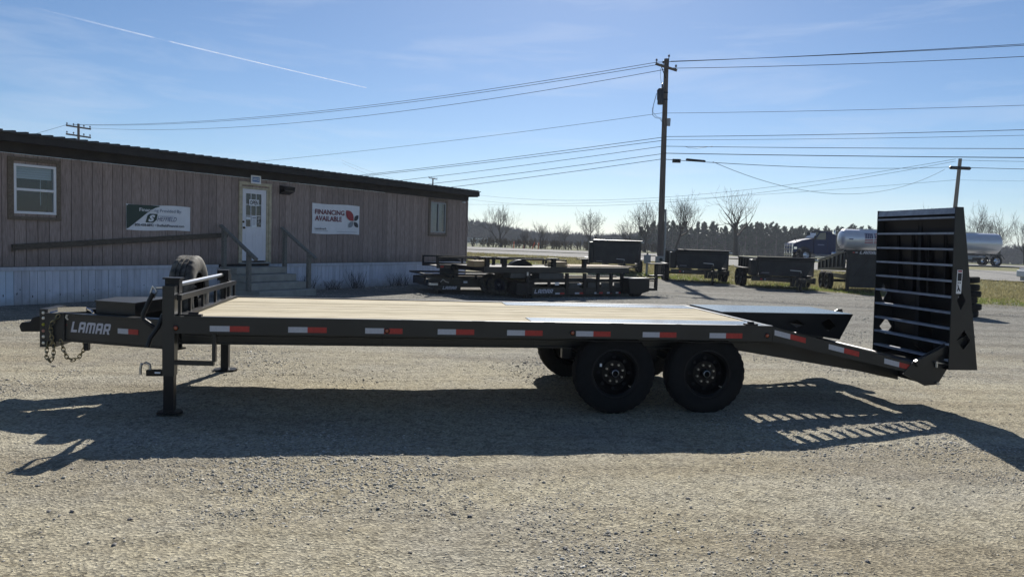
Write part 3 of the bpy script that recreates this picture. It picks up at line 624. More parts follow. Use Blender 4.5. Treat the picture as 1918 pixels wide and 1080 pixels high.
ch('hinge_plate', MB().box(4.125, 4.30, .015, TW-.015, .440, .450), PAINT2); ch('rear_bumper', MB().box(4.13, 4.23, .0, TW, .30, .40), PAINT2)
# ramps
RL = 1.58
def rdep(l): return .31 - .225*l/RL
def make_ramp(xf, w0, w1, decal):
    hol = [[(.62,.10),(.72,.155),(.62,.21),(.47,.155)], [(.16,.07),(.39,.15),(.16,.22),(.10,.15)]]
    base = MB(xf)
    # plates: polygon in (l, d) plane extruded along w ; use axis 'y' => (u, a, v)
    cut = 0 if decal else .15; poly = [(cut,0),(RL,0),(RL,rdep(RL)),(0,rdep(0))]
    h1 = [[(.20,.15),(.29,.07),(.39,.15),(.29,.22)], [(.58,.10),(.68,.055),(.78,.10),(.68,.15)]]
    base.prism(poly, w0, w0+.010, 'y', holes=h1)
    fr = ch('ramp_frame', base, PAINT2 if decal == 0 else PAINT)
    part('side_plate', MB(xf).prism(poly, w1-.010, w1, 'y', holes=h1), PAINT, fr)
    tp = MB(xf); tp.prism([(.0,rdep(0)-.008),(RL,rdep(RL)-.008),(RL,rdep(RL)+.004),(0,rdep(0)+.004)], w0+.0105, w1-.0105, 'y')
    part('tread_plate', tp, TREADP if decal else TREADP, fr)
    mid = (w0+w1)/2
    part('ramp_lining', MB(xf).prism([(.01,rdep(.01)-.02),(RL-.05,rdep(RL)-.02),(RL-.05,rdep(RL)-.012),(.01,rdep(.01)-.012)], w0+.0106, w1-.0106, 'y'), PAINT2, fr)
    part('base_plate', MB(xf).prism([(cut,0),(0,rdep(0)-.009),(.008,rdep(0)-.009),(cut+.008,0)], w0+.0107, w1-.0107, 'y'), PAINT2, fr)
    part('centre_web', MB(xf).prism([(0.16,.085),(RL,.085),(RL,rdep(RL)-.01),(0,rdep(0)-.01)], mid-.03, mid+.03, 'y'), PAINT2, fr)
    for k in range(10):
        l = (.10 + .1545*k) if decal else (.175 + .1465*k)
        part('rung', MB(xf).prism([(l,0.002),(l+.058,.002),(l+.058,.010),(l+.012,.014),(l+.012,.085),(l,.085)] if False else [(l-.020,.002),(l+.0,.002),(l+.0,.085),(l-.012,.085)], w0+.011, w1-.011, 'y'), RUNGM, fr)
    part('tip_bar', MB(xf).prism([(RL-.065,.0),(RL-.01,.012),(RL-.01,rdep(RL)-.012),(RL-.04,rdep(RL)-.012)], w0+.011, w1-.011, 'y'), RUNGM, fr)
    g = MB(xf)
    for k in range(1, 5):
        ww = w0 + (w1-w0)*k/5
        if abs(ww-mid) > .06: g.prism([(RL*.45,.10),(RL-.08,.10),(RL-.08,rdep(RL-.08)-.01),(RL*.45,rdep(RL*.45)-.01)], ww-.015, ww+.015, 'y')
    part('stiffener', g, PAINT2, fr)
    return fr
def xf_up(p): l, w_, d_ = p; return (4.27 + .04*(1-l/RL) + d_, w_, .455 + l)
def xf_flat(p): l, w_, d_ = p; return (4.13 - l, w_, .858 - (rdep(l) - d_))
r1 = make_ramp(xf_up, -.085, 1.14, 1); r2 = make_ramp(xf_flat, 1.27, TW-.02, 0)
r1['label'] = 'raised ramp standing upright on the tail'; r2['label'] = 'far ramp folded flat, level with the deck'
m = MB(); m.box(4.33, 4.385, -.0895, -.0875, 1.20, 1.43); dc = part('safety_decal', m, WHITE, r1)
m = MB(); m.box(4.337, 4.378, -.0915, -.0900, 1.325, 1.40); m.prism([(4.345,1.29),(4.352,1.27),(4.36,1.255),(4.375,1.225),(4.368,1.222),(4.352,1.24),(4.343,1.222),(4.338,1.228),(4.347,1.255),(4.34,1.285)], -.0915, -.0900); m.box(4.34,4.35,-.0915,-.0900,1.30,1.312); m.box(4.36,4.372,-.0915,-.0900,1.30,1.312)
part('decal_print', m, INK, r1); part('decal_stripe', MB().box(4.337,4.378,-.0915,-.09,1.41,1.425), RED, r1)
# reflective tape, lights
for k, s in enumerate([-2.591,-1.943,-1.289,-.655,-.032,.603,1.234,1.883]):
    ch('white_tape', MB().box(s, s+.162, -.0025, -.0005, .726, .774), TWHITE); ch('red_tape', MB().box(s+.1625, s+.325, -.0025, -.0005, .726, .774), TRED)
for k, s in enumerate([2.53, 3.09, 3.68]):
    def q(s0, s1): return [(s0,dz(s0)-.075),(s1,dz(s1)-.075),(s1,dz(s1)-.025),(s0,dz(s0)-.025)]
    ch('white_tape', MB().prism(q(s, s+.16), -.0025, -.0005), TWHITE); ch('red_tape', MB().prism(q(s+.1605, s+.32), -.0025, -.0005), TRED)
for s, z in ((-2.865,.752),(-1.10,.752),(.57,.757),(2.455,.757)):
    o = ch('marker_light', MB().lathe([(.0,-.016),(.014,-.014),(.019,-.006),(.019,-.0006)], (s,0,z), 'y', 12), AMBER)
    part('lens_ring', MB().lathe([(.0195,-.009),(.026,-.007),(.026,-.0004)], (s,0,z), 'y', 14), PAINT2, o)
# front jack legs and headboard
def jack(t0, out):
    g = MB(); g.box(-2.975, -2.878, t0, t0+.10, .34, 1.105); o = ch('jack_leg', g, PAINT)
    part('drop_leg', MB().box(-2.968, -2.885, t0+.008, t0+.092, .03, .339), PAINT2, o)
    part('foot_plate', MB().prism([(-3.01,-.03),(-2.84,-.03),(-2.82,.05),(-2.86,.14),(-2.99,.14),(-3.03,.05)], .012, .03, 'z') if t0 < 1 else MB().prism([(-3.04,TW-.15),(-2.82,TW-.15),(-2.80,TW-.05),(-2.85,TW+.04),(-3.0,TW+.04),(-3.06,TW-.05)], .012, .03, 'z'), PAINT2, o)
    return o
j1 = jack(.0, -1); j2 = jack(TW-.13, 1)
ch('gearbox', MB().box(-2.985, -2.868, .105, .20, 1.04, 1.155), PAINT2); ch('gearbox', MB().box(-2.985, -2.868, TW-.24, TW-.135, 1.04, 1.155), PAINT2)
ch('gearbox_cap', MB().box(-3.0, -2.855, .09, .215, 1.157, 1.170), PAINT2)
ch('jack_shaft', MB().tube([(-2.93,.20,1.10),(-2.93,TW-.245,1.10)], .020, 10), STEEL)
ch('headboard_rail', MB().box(-2.865, -2.825, .02, TW-.02, .985, 1.03), PAINT2)
ch('headboard_foot', MB().box(-2.875, -2.80, .06, TW-.06, .847, .862), PAINT2)
for t in (.03, .35, .80, 1.30, 1.75, TW-.06): ch('headboard_post', MB().box(-2.858, -2.835, t, t+.03, .863, .984), PAINT2)
# crank handle
m = MB(); m.tube([(-2.98,.05,1.09),(-3.06,.05,1.085)], .016, 8); m.tube([(-3.06,.03,1.10),(-3.08,.03,1.04),(-3.05,.03,1.00),(-3.03,.03,1.06),(-3.06,.03,1.10)], .008, 6)
ch('crank_socket', m, STEEL)
ch('crank_handle', MB().tube([(-3.045,-.01,1.045),(-3.075,-.01,.98),(-3.125,-.015,.86),(-3.12,-.02,.82),(-3.06,-.02,.775),(-3.035,-.02,.755)], .019, 8), PAINT2, smooth=True)
ch('crank_handle', MB().tube([(-2.985,.06,.86),(-3.02,.05,.75),(-3.08,.04,.66),(-3.10,.03,.585)], .019, 8), PAINT2, smooth=True)
# step and receiver
m = MB(); m.beam((-2.88,.03,.452),(-2.56,.03,.446),.05,.035); m.box(-2.575,-2.545,.01,.06,.463,.70); ch('boarding_step', m)
m = MB(); m.box(-3.11,-2.978,.02,.08,.335,.385); ch('receiver_stub', m, PAINT2)
m = MB(); m.tube([(-3.085,.05,.386),(-3.09,.05,.43),(-3.12,.05,.445),(-3.155,.05,.435),(-3.165,.05,.39),(-3.163,.05,.345)], .012, 8); ch('jack_pin', m, STEEL, smooth=True)
ch('pin_label', MB().box(-3.04,-2.995,.018,.0195,.358,.372), WHITE)
m = MB(); m.box(-2.80,-2.66,-.0,.055,.851,.868); m.tube([(-2.77,.03,.872),(-2.69,.03,.872)], .014, 8); ch('winch_bracket', m, PAINT2)
m = MB(); m.box(2.24,2.36,.0,.06,.851,.866); m.tube([(2.27,.03,.87),(2.33,.03,.87)], .014, 8); ch('winch_bracket', m, PAINT2)
# A frame tongue
TZ0, TZ1 = .505, .77
tb = [(-2.93,.43),(-4.10,.93)]
def tongue(mirror):
    f = (lambda t: TW-t) if mirror else (lambda t: t)
    p0 = (-2.93,f(.43),0); p1 = (-4.10,f(.93),0)
    mb = MB(); z = (TZ0+TZ1)/2
    mb.beam((p0[0],p0[1],z),(p1[0],p1[1],z),.012,TZ1-TZ0-.03)
    mb.beam((p0[0],p0[1],TZ1-.007),(p1[0],p1[1],TZ1-.007),.11,.014); mb.beam((p0[0],p0[1],TZ0+.007),(p1[0],p1[1],TZ0+.007),.11,.014)
    o = ch('tongue_beam', mb)
    # web closed nearly flush, as boxed channel
    d = Vector((p1[0]-p0[0], p1[1]-p0[1], 0)).normalized(); nrm = Vector((d.y, -d.x, 0)); nrm = nrm if (nrm.y < 0) != mirror else -nrm
    q0 = Vector(p0)+nrm*.045; q1 = Vector(p1)+nrm*.045
    part('side_plate', MB().beam((q0.x,q0.y,z),(q1.x,q1.y,z),.008,TZ1-TZ0-.034), PAINT, o)
    return o, q0+nrm*.006, q1+nrm*.006
tn, q0, q1 = tongue(False); tongue(True)
d_ = (q0-q1).normalized()
def along(s): k = (s-q1.x)/(q0.x-q1.x); return q1 + (q0-q1)*k
o_ = along(-4.03); lamar(tn, LETM, (o_.x, o_.y, .598), tuple(d_), (0,0,1), .455, .100)
nrm_ = Vector((d_.y, -d_.x, 0)); nrm_ = nrm_ if nrm_.y < 0 else -nrm_
def tape_on(a, b, mm, nm):
    p, q = along(a)+nrm_*.001, along(b)+nrm_*.001
    part(nm, MB().beam((p.x,p.y,.64),(q.x,q.y,.64),.002,.047), mm, tn)
tape_on(-3.545,-3.44,TWHITE,'white_tape'); tape_on(-3.439,-3.34,TRED,'red_tape')
p_, q_ = along(-4.1), along(-4.03)
part('brand_bird', MB().prism([(-4.085,.66),(-4.05,.69),(-4.01,.685),(-4.02,.67),(-4.03,.63)], p_.y-.012, p_.y-.010), mat('dim red print', (.10,.006,.006), .5), tn)
ch('coupler_box', MB().box(-4.26, -4.09, .86, 1.40, TZ0, TZ1))
g = MB(); g.box(-4.335, -4.262, .93, 1.33, .44, .80)
ch('hitch_plate', g, PAINT)
g = MB(); g.box(-4.25, -4.20, .95, 1.31, .44, TZ0-.002); ch('hitch_foot', g)
for z, mm in ((.765,STEEL),(.715,STEEL),(.655,mat('yellow bolt cap',(.35,.33,.02),.5)),(.595,mat('pink bolt cap',(.45,.2,.15),.5)),(.54,STEEL),(.48,STEEL)):
    ch('bolt', MB().lathe([(.0,-.012),(.014,-.011),(.016,0)], (-4.30,.929,z), 'y', 6), mm)
g = MB(); g.prism([(-4.337,.57),(-4.56,.565),(-4.575,.62),(-4.555,.655),(-4.48,.66),(-4.46,.70),(-4.40,.72),(-4.337,.70)], 1.06, 1.20); ch('coupler', g, PAINT2, bevel=.01)
ch('coupler_latch', MB().box(-4.40,-4.337,1.08,1.18,.722,.735), STEEL)
g = MB(); g.beam((-4.16,.90,.80),(-3.93,.95,.805),.04,.045); g.tube([(-4.16,.90,.775),(-4.22,.88,.76)],.02,8); g.tube([(-3.93,.95,.81),(-3.88,.93,.79),(-3.86,.92,.77)],.012,6); ch('breakaway_switch', g, CHROME)
ch('coiled_cable', MB().tube([(-4.05+.035*math.cos(k*.8)+k*.0008, .86, .735+.03*math.sin(k*.8)) for k in range(26)], .0035, 5), STEEL)
ch('jack_plug', MB().box(-3.90,-3.86,.80,.85,.43,.50), PAINT2)
# chains
def chain(pts, name):
    # pts polyline; links alternate orientation
    P = [Vector(p) for p in pts]; Ls = [0]
    for a, b in zip(P, P[1:]): Ls.append(Ls[-1]+(b-a).length)
    tot = Ls[-1]; pitch = .036; mb = MB(); k = 0; s = 0
    while s < tot:
        i = max(j for j in range(len(Ls)) if Ls[j] <= s); i = min(i, len(P)-2); f = (s-Ls[i])/(Ls[i+1]-Ls[i]); c = P[i].lerp(P[i+1], f); d = (P[i+1]-P[i]).normalized()
        side = Vector((0,1,0)).cross(d).normalized() if k % 2 == 0 else Vector((0,1,0))
        ring = [c + d*.027*math.cos(a)*(1.0) + side*.0155*math.sin(a) for a in [2*math.pi*q/10 for q in range(10)]]
        mb.tube(ring, .0052, 5, closed=True); s += pitch; k += 1
    return ch(name, mb, ZINC, smooth=True)
chain([(-4.14,.84,.74),(-4.20,.83,.66),(-4.19,.83,.56),(-4.175,.84,.45),(-4.18,.84,.36),(-4.215,.85,.318),(-4.25,.86,.36),(-4.245,.87,.46),(-4.23,.88,.50)], 'safety_chain')
chain([(-4.12,.86,.50),(-4.10,.86,.43),(-4.07,.86,.355),(-4.02,.86,.33),(-3.96,.85,.36),(-3.915,.84,.43),(-3.90,.83,.505)], 'safety_chain')
# tool box
tbx = ch('tool_box', MB().prism([(-3.84,.93),(-3.43,.745),(-3.30,1.5),(-3.80,1.36)], .772, .875, 'z'), PAINT)
part('lid', MB().prism([(-3.85,.925),(-3.425,.735),(-3.29,1.51),(-3.81,1.37)], .877, .890, 'z'), PAINT, tbx)
part('lock', MB().box(-3.418,-3.405,1.0,1.03,.83,.86), STEEL, tbx)
ch('tongue_tray', MB().prism([(-3.40,.60),(-2.95,.42),(-2.95,TW-.42),(-3.40,TW-.60)], .60, .612, 'z'), PAINT2)
# wheels
def tyre_mesh(R, Wd, rim, seg=96, lugs=True, rib=(.012,)):
    h = Wd/2; prof = [(rim,-h*.72),(rim+.012,-h*.86),(rim+(R-rim)*.45,-h*1.0),(R-.045,-h*.95),(R-.016,-h*.82),(R-.003,-h*.70),
      (R,-h*.55),(R,-h*.42),(R-.014,-h*.40),(R-.014,-h*.34),(R,-h*.32),(R,-h*.08),(R-.014,-h*.06),(R-.014,h*.06),(R,h*.08),(R,h*.32),(R-.014,h*.34),(R-.014,h*.40),(R,h*.42),(R,h*.55),
      (R-.003,h*.70),(R-.016,h*.82),(R-.045,h*.95),(rim+(R-rim)*.45,h*1.0),(rim+.012,h*.86),(rim,h*.72)]
    def rf_(i, k, r):
        if lugs and r > R-.02 and i in (3,4,5,6,7,18,19,20,21,22) and k % 3 == 0: return r-(.007 if i > 4 and i < 21 else .004)
        if lugs and i in (10,11,14,15) and k % 4 == 0: return r-.007
        return r
    return prof, rf_
def make_wheel(parent, c, R=.385, Wd=.235, rim=.225, axis='y', out=-1, dusty_sunlit=False, name='wheel', lugc=8):
    prof, rf_ = tyre_mesh(R, Wd, rim)
    o_ = out*Wd/2
    rimp = [(rim+.006, out*Wd*.40),(rim+.004, out*Wd*.30),(rim-.018, out*Wd*.26),(rim-.028, out*Wd*.05),(rim-.035, -out*Wd*.05),(rim*.72, -out*Wd*.02),(rim*.62, out*Wd*.04),(rim*.52, out*Wd*.13),(.085, out*Wd*.13),(.0, out*Wd*.12)]
    rm = part(name, MB().lathe(rimp, c, axis, 40), mat('black wheel enamel', (.006,.006,.007), .4, spec=.15), parent, True)
    part('tyre', MB().lathe(prof, c, axis, 96, rf_), RUBBERD if dusty_sunlit else RUBBER, rm, True)
    def P(r, a, o):
        u, v = r*math.cos(a), r*math.sin(a)
        return (c[0]+u, c[1]+o, c[2]+v) if axis == 'y' else (c[0]+o, c[1]+u, c[2]+v)
    hb = MB(); oo = out*Wd*.13
    hb.lathe([(.043, oo),(.043, oo+out*.05),(.036, oo+out*.056),(.030, oo+out*.05)], c, axis, 20); part('hub', hb, MATS['black wheel enamel'], rm, True)
    part('hub_cap', MB().lathe([(.030, oo+out*.050),(.034, oo+out*.058),(.029, oo+out*.061),(.0265, oo+out*.050)], c, axis, 20), STEEL, rm, True)
    for k in range(lugc):
        a = 2*math.pi*k/lugc + .3; p0 = P(.083, a, oo); p1 = P(.083, a, oo+out*.026); part('lug_nut', MB().tube([p0, p1], [.0115,.009], 6), STEEL, rm)
    ho = MB()
    for k in range(8):
        a = 2*math.pi*k/8; ho.tube([P(.148, a, out*Wd*.045), P(.148, a, out*Wd*.105-out*.0)], [.0165,.0165], 8)
    part('hand_hole', ho, BLACK, rm)
    part('rim_ring', MB().lathe([(rim+.006, out*Wd*.40),(rim+.008, out*Wd*.42),(rim-.002, out*Wd*.425),(rim-.004, out*Wd*.40)], c, axis, 48), PAINT2, rm, True)
    v_ = P(.19, -.7, out*Wd*.2); v2 = P(.188, -.7, out*Wd*.42); part('valve', MB().tube([v_, v2], .006, 6), STEEL, rm)
    return rm
for s in (1.02, 1.92):
    make_wheel(TR, (s,.19,.367)); make_wheel(TR, (s,TW-.19,.367), out=1)
    ch('axle', MB().tube([(s,.28,.367),(s,TW-.28,.367)], .05, 12), PAINT2)
    for t in (.45, TW-.45): ch('leaf_spring', MB().tube([(s-.38,t,.52),(s-.2,t,.44),(s,t,.42),(s+.2,t,.44),(s+.38,t,.52)], .03, 6), PAINT2)
for t in (.45, TW-.45):
    for s in (.62, 1.47, 2.32): ch('spring_hanger', MB().box(s-.05, s+.05, t-.04, t+.04, .46, .556), PAINT2)
for s, tt in ((1.02,-.6),): ch('tyre_label', MB().box(.875,.895,.137,.1375,.425,.455), WHITE)
make_wheel(TR, (-3.075,1.22,.945), R=.385, axis='x', out=1, dusty_sunlit=True, name='spare_wheel')
ch('spare_bracket', MB().box(-3.02,-2.97,1.15,1.29,.61,.90), PAINT2)

# ------------------------------------------------------------------ other trailers standing on the lot
def simple_wheel(parent, c, R=.37, Wd=.22, axis='y', out=-1, rimc=None, name='wheel'):
    prof, rf_ = tyre_mesh(R, Wd, R*.58); prof = prof[:10] + prof[16:]
    o = part(name, MB().lathe(prof, c, axis, 36), RUBBERD if name == 'loose' else RUBBER, parent, True)
    r = R*.58
    part('rim', MB().lathe([(r+.004,out*Wd*.4),(r-.02,out*Wd*.25),(r*.7,out*Wd*.0),(r*.45,out*Wd*.15),(0,out*Wd*.16)], c, axis, 24), rimc or PAINT2, o, True)
    part('hub', MB().lathe([(.04,out*Wd*.16),(.035,out*Wd*.35),(0,out*Wd*.37)], c, axis, 12), STEEL, o, True)
    return o
LUM = mat('stacked yellow lumber', (.30,.20,.10), .7, col2=(.45,.33,.19), vscale=3, stretch=(.6,10,10))
DBED = mat('dirty bed boards', (.10,.085,.06), .8, col2=(.30,.25,.17), vscale=3, stretch=(.8,9,9), spec=.1)
GREYBOX = mat('dull grey panel', (.06,.06,.055), .6, var=.3, vscale=6)
TB = thing('utility_trailer', 'low black lettered trailer with a square fender, nearest of the parked stack', 'trailer', (.39,21.2,0), rad(33), 'low black trailers parked beyond the office steps')
def tb(name, *b, m=PAINT2, par=None): return part(name, MB().box(*b), m, par or TB)
tb('frame_rail', .18,4.05,0,.06,.07,.27, m=PAINT); tb('frame_rail', .18,4.05,1.9,1.96,.07,.27, m=PAINT)
tb('cross_member', .18,.26,.06,1.9,.08,.26); tb('cross_member', 3.9,4.0,.06,1.9,.08,.26); tb('bed_floor', .3,4.9,.06,1.9,.44,.47, m=DBED)
tb('upper_rail', .0,3.45,.0,.05,.43,.52); tb('upper_rail', .0,4.9,1.91,1.96,.43,.52)
for a in (1.42,2.1,2.62,3.12): tb('storage_panel', a+.09,a+.46,.03,.06,.275,.42, m=GREYBOX)
for a in (1.36,2.0,2.5,3.0,3.42): tb('stake_post', a,a+.09,-.02,.05,.10,.69)
for a in (.2,.75): tb('stake_post', a,a+.07,-.01,.05,.275,.43)
tb('tail_post', 4.42,4.50,0,.08,.16,.58); tb('tail_post', 4.85,4.93,0,.08,.16,.58); tb('tail_rail', 4.0,4.93,0,.06,.50,.56); tb('tail_rail', 4.42,4.93,0,.05,.16,.24)
o = part('fender', MB().box(3.5,4.25,-.30,.0,-.0+.02,.58) if False else MB().prism([(3.42,.57),(4.28,.57),(4.28,.17),(3.95,.10),(3.50,.10)], -.34, -.02), PAINT2, TB, bevel=.02)
simple_wheel(TB, (3.86,-.16,.27), R=.28); simple_wheel(TB, (3.86,2.1,.27), R=.28, out=1)
g = MB(); g.tube([(.02,-.02,.0),(.02,-.02,.62)],.045,10); g.box(-.10,.14,-.12,.08,-.0,.02); part('jack', g, PAINT2, TB)
g = MB(); g.box(-.35,.18,-.05,.35,.10,.42); part('coupler_block', g, PAINT2, TB); part('jack_top', MB().tube([(.02,-.02,.62),(.02,-.02,.72)],.03,8), STEEL, TB)
lamar(TB, LETM, (.27,-.004,.125), (1,0,0), (0,0,1), .66, .115)
for a in (1.0,1.7,2.42,2.9,3.24):
    q = .16 if a < 2.8 else .1
    part('white_tape', MB().box(a,a+q,-.004,-.001,.09,.14), TWHITE, TB); part('red_tape', MB().box(a+q,a+2*q,-.004,-.001,.09,.14), TRED, TB)
for a, z in ((.95,.40),(.95,.35),(1.75,.36)): part('sticker', MB().box(a+.02,a+.16,-.016,-.014,z,z+.035), WHITE, TB)
TC_ = thing('utility_trailer', 'black flatbed trailer stacked on top of the nearest low trailer and carrying lumber', 'trailer', (.39,21.2,0), rad(33), 'low black trailers parked beyond the office steps')
def tc(name, *b, m=PAINT2): return part(name, MB().box(*b), m, TC_)
tc('frame_rail', -1.35,3.75,.02,.10,.70,.86, m=PAINT); tc('frame_rail', -1.35,3.75,1.8,1.88,.70,.86); tc('bed_floor', -1.3,3.7,.11,1.79,.82,.845, m=DARKW)
tc('side_box', -.5,.15,.03,.4,.555,.69, m=GREYBOX); tc('side_box', .45,1.3,.03,.4,.53,.69, m=GREYBOX)
for a in (-1.3,-.75,.9,2.0): tc('standard_post', a,a+.12,.03,.12,.862,1.08); tc('post_cap', a-.16,a+.20,.0,.16,1.082,1.115)
tc('cross_member', -1.2,-1.1,.1,1.8,.71,.81); tc('cross_member', 1.2,1.3,.1,1.8,.71,.81); tc('cross_member', 3.5,3.6,.1,1.8,.71,.81)
TC_.children[-1]; 
ls = thing('lumber_stack', 'thin orange brown boards lying on the stacked black trailer', 'lumber', (.39,21.2,0), rad(33))
for k in range(5): part('board', MB().box(1.5+random.uniform(-.1,.1), 3.9+random.uniform(-.1,.2), .12+k*.22, .30+k*.22, .866, .895+.008*(k%3)), LUM, ls)
for bx, lab in ((-1.62,'short stack of cut boards at the left end of the stacked trailer'), (1.05,'short stack of cut boards beside the middle post of the stacked trailer')):
    l2 = thing('lumber_stack', lab, 'lumber', (.39+bx*math.cos(rad(33)),21.2+bx*math.sin(rad(33)),0), rad(33))
    for k in range(3): part('board', MB().box(0,.42,.1,.5,.865+k*.05,.91+k*.05), LUM, l2)
    part('bearer', MB().box(0,.42,.12,.48,.847,.864), LUM, l2)
rk = thing('ladder_rack', 'small black upright rack beside the meter post at the tail of the low trailer', 'rack', (4.05,23.9,0), rad(33))
part('post', MB().box(.55,.63,0,.08,.56,.97), PAINT2, rk); part('shelf', MB().box(.28,.95,-.05,.15,.971,1.0), PAINT2, rk); part('foot', MB().box(.35,.85,-.05,.15,.575,.63), PAINT2, rk)
# left pair
TA = thing('utility_trailer', 'low black trailer with its coupler and lettering in front of the white skirting', 'trailer', (-2.12,22.0,0), rad(20), 'low black trailers parked beyond the office steps')
def ta(name, *b, m=PAINT2, P=None): return part(name, MB().box(*b), m, P or TA)
ta('frame_rail', -.30,2.9,0,.06,.18,.42, m=PAINT); ta('frame_rail', -.30,2.9,1.9,1.96,.18,.42); ta('bed_floor', -.2,2.9,.06,1.9,.40,.43, m=DBED)
ta('top_rail', -.42,2.9,0,.05,.51,.56); ta('top_rail', -.42,2.9,1.91,1.96,.51,.56); ta('front_rail', -.42,-.37,.05,1.91,.51,.56)
for a in (-.42,.35,1.1,1.9,2.6): ta('stake_post', a,a+.06,0,.05,.30,.51)
ta('cross_member', -.3,-.22,.06,1.9,.2,.4); ta('cross_member', 1.2,1.3,.06,1.9,.2,.4)
g = MB(); g.box(-.25,.55,-.42,-.36,.13,.24); part('tongue_beam', g, PAINT, TA); lamar(TA, LETM, (.02,-.424,.145), (1,0,0), (0,0,1), .42, .085)
g = MB(); g.tube([(-.04,-.30,0),(-.04,-.30,.36)],.04,8); g.box(-.14,.06,-.4,-.2,-.0,.02); g.beam((-.28,-.32,.26),(.1,-.32,.24),.05,.06); part('jack', g, PAINT2, TA); part('coupler', MB().box(-.36,-.1,-.37,-.25,.25,.31), STEEL, TA)
part('jack_handle', MB().tube([(-.02,-.33,.34),(.05,-.34,.42),(.12,-.34,.36),(.22,-.34,.33)],.012,6), STEEL, TA)
for a in (.75,1.5): part('sticker', MB().box(a,a+.12,-.004,-.001,.30,.36), WHITE, TA)
part('tail_lamp', MB().box(1.95,2.0,-.004,-.001,.22,.36), TRED, TA)
TD = thing('utility_trailer', 'black railed trailer with round fenders stacked above the trailer by the skirting', 'trailer', (-2.12,22.0,0), rad(20), 'low black trailers parked beyond the office steps')
ta('frame_rail', -.05,3.3,0,.06,.72,.83, m=PAINT, P=TD); ta('frame_rail', -.05,3.3,1.8,1.86,.72,.83, P=TD); ta('bed_floor', 0,3.3,.07,1.79,.75,.78, m=DARKW, P=TD); ta('cross_member', .7,.8,.07,1.79,.69,.749, P=TD)
ta('support_block', .5,.62,.1,1.8,.436,.69, m=GREYBOX, P=TD); ta('support_block', 2.3,2.42,.1,1.8,.436,.69, m=GREYBOX, P=TD)
for y in (0, 1.81): ta('top_rail', -.05,4.0,y,y+.05,1.0,1.045, P=TD)
for a in (-.05,1.2,1.62,2.5,3.3,3.95):
    for y in (.001, 1.811): ta('stake_post', a,a+.055,y,y+.048,.83,.999, P=TD)
ta('corner_post', -.07,.01,-.005,.06,.83,1.10, P=TD); ta('corner_post', 1.62,1.70,-.03,-.001,.72,1.06, P=TD)
g = MB(); g.prism([(2.0,.60)] + [(2.42-.42*math.cos(rad(a)),.66+.36*math.sin(rad(a))) for a in range(0,181,15)] + [(2.84,.60)], -.30, -.035); part('fender', g, PAINT2, TD, True)
g = MB(); g.prism([(.5,.86)] + [(.85-.35*math.cos(rad(a)),.86+.12*math.sin(rad(a))) for a in range(15,166,15)] + [(1.2,.86)], 1.9, 2.15); part('fender', g, PAINT2, TD, True)
for a in (.05,1.30): part('tail_lamp', MB().box(a,a+.10,-.004,-.001,.74,.79), TRED, TD)
for k, (x, y, lab, a) in enumerate([(-.37,22.05,'loose wheel with a dark blue rim leaning in front of the parked low trailers', rad(28)), (-.62,22.35,'loose wheel leaning just behind the one that shows its rim', rad(28))]):
    t_ = thing('loose_wheel', lab, 'wheel', (x, y, 0), 0, 'two loose wheels leaning by the low trailers'); t_.rotation_euler = (rad(-14), 0, a)
    o = simple_wheel(t_, (0,0,.30), R=.305, Wd=.2, rimc=mat('dark blue rim', (.02,.025,.05), .4))
    o.data.materials[0] = RUBBERD
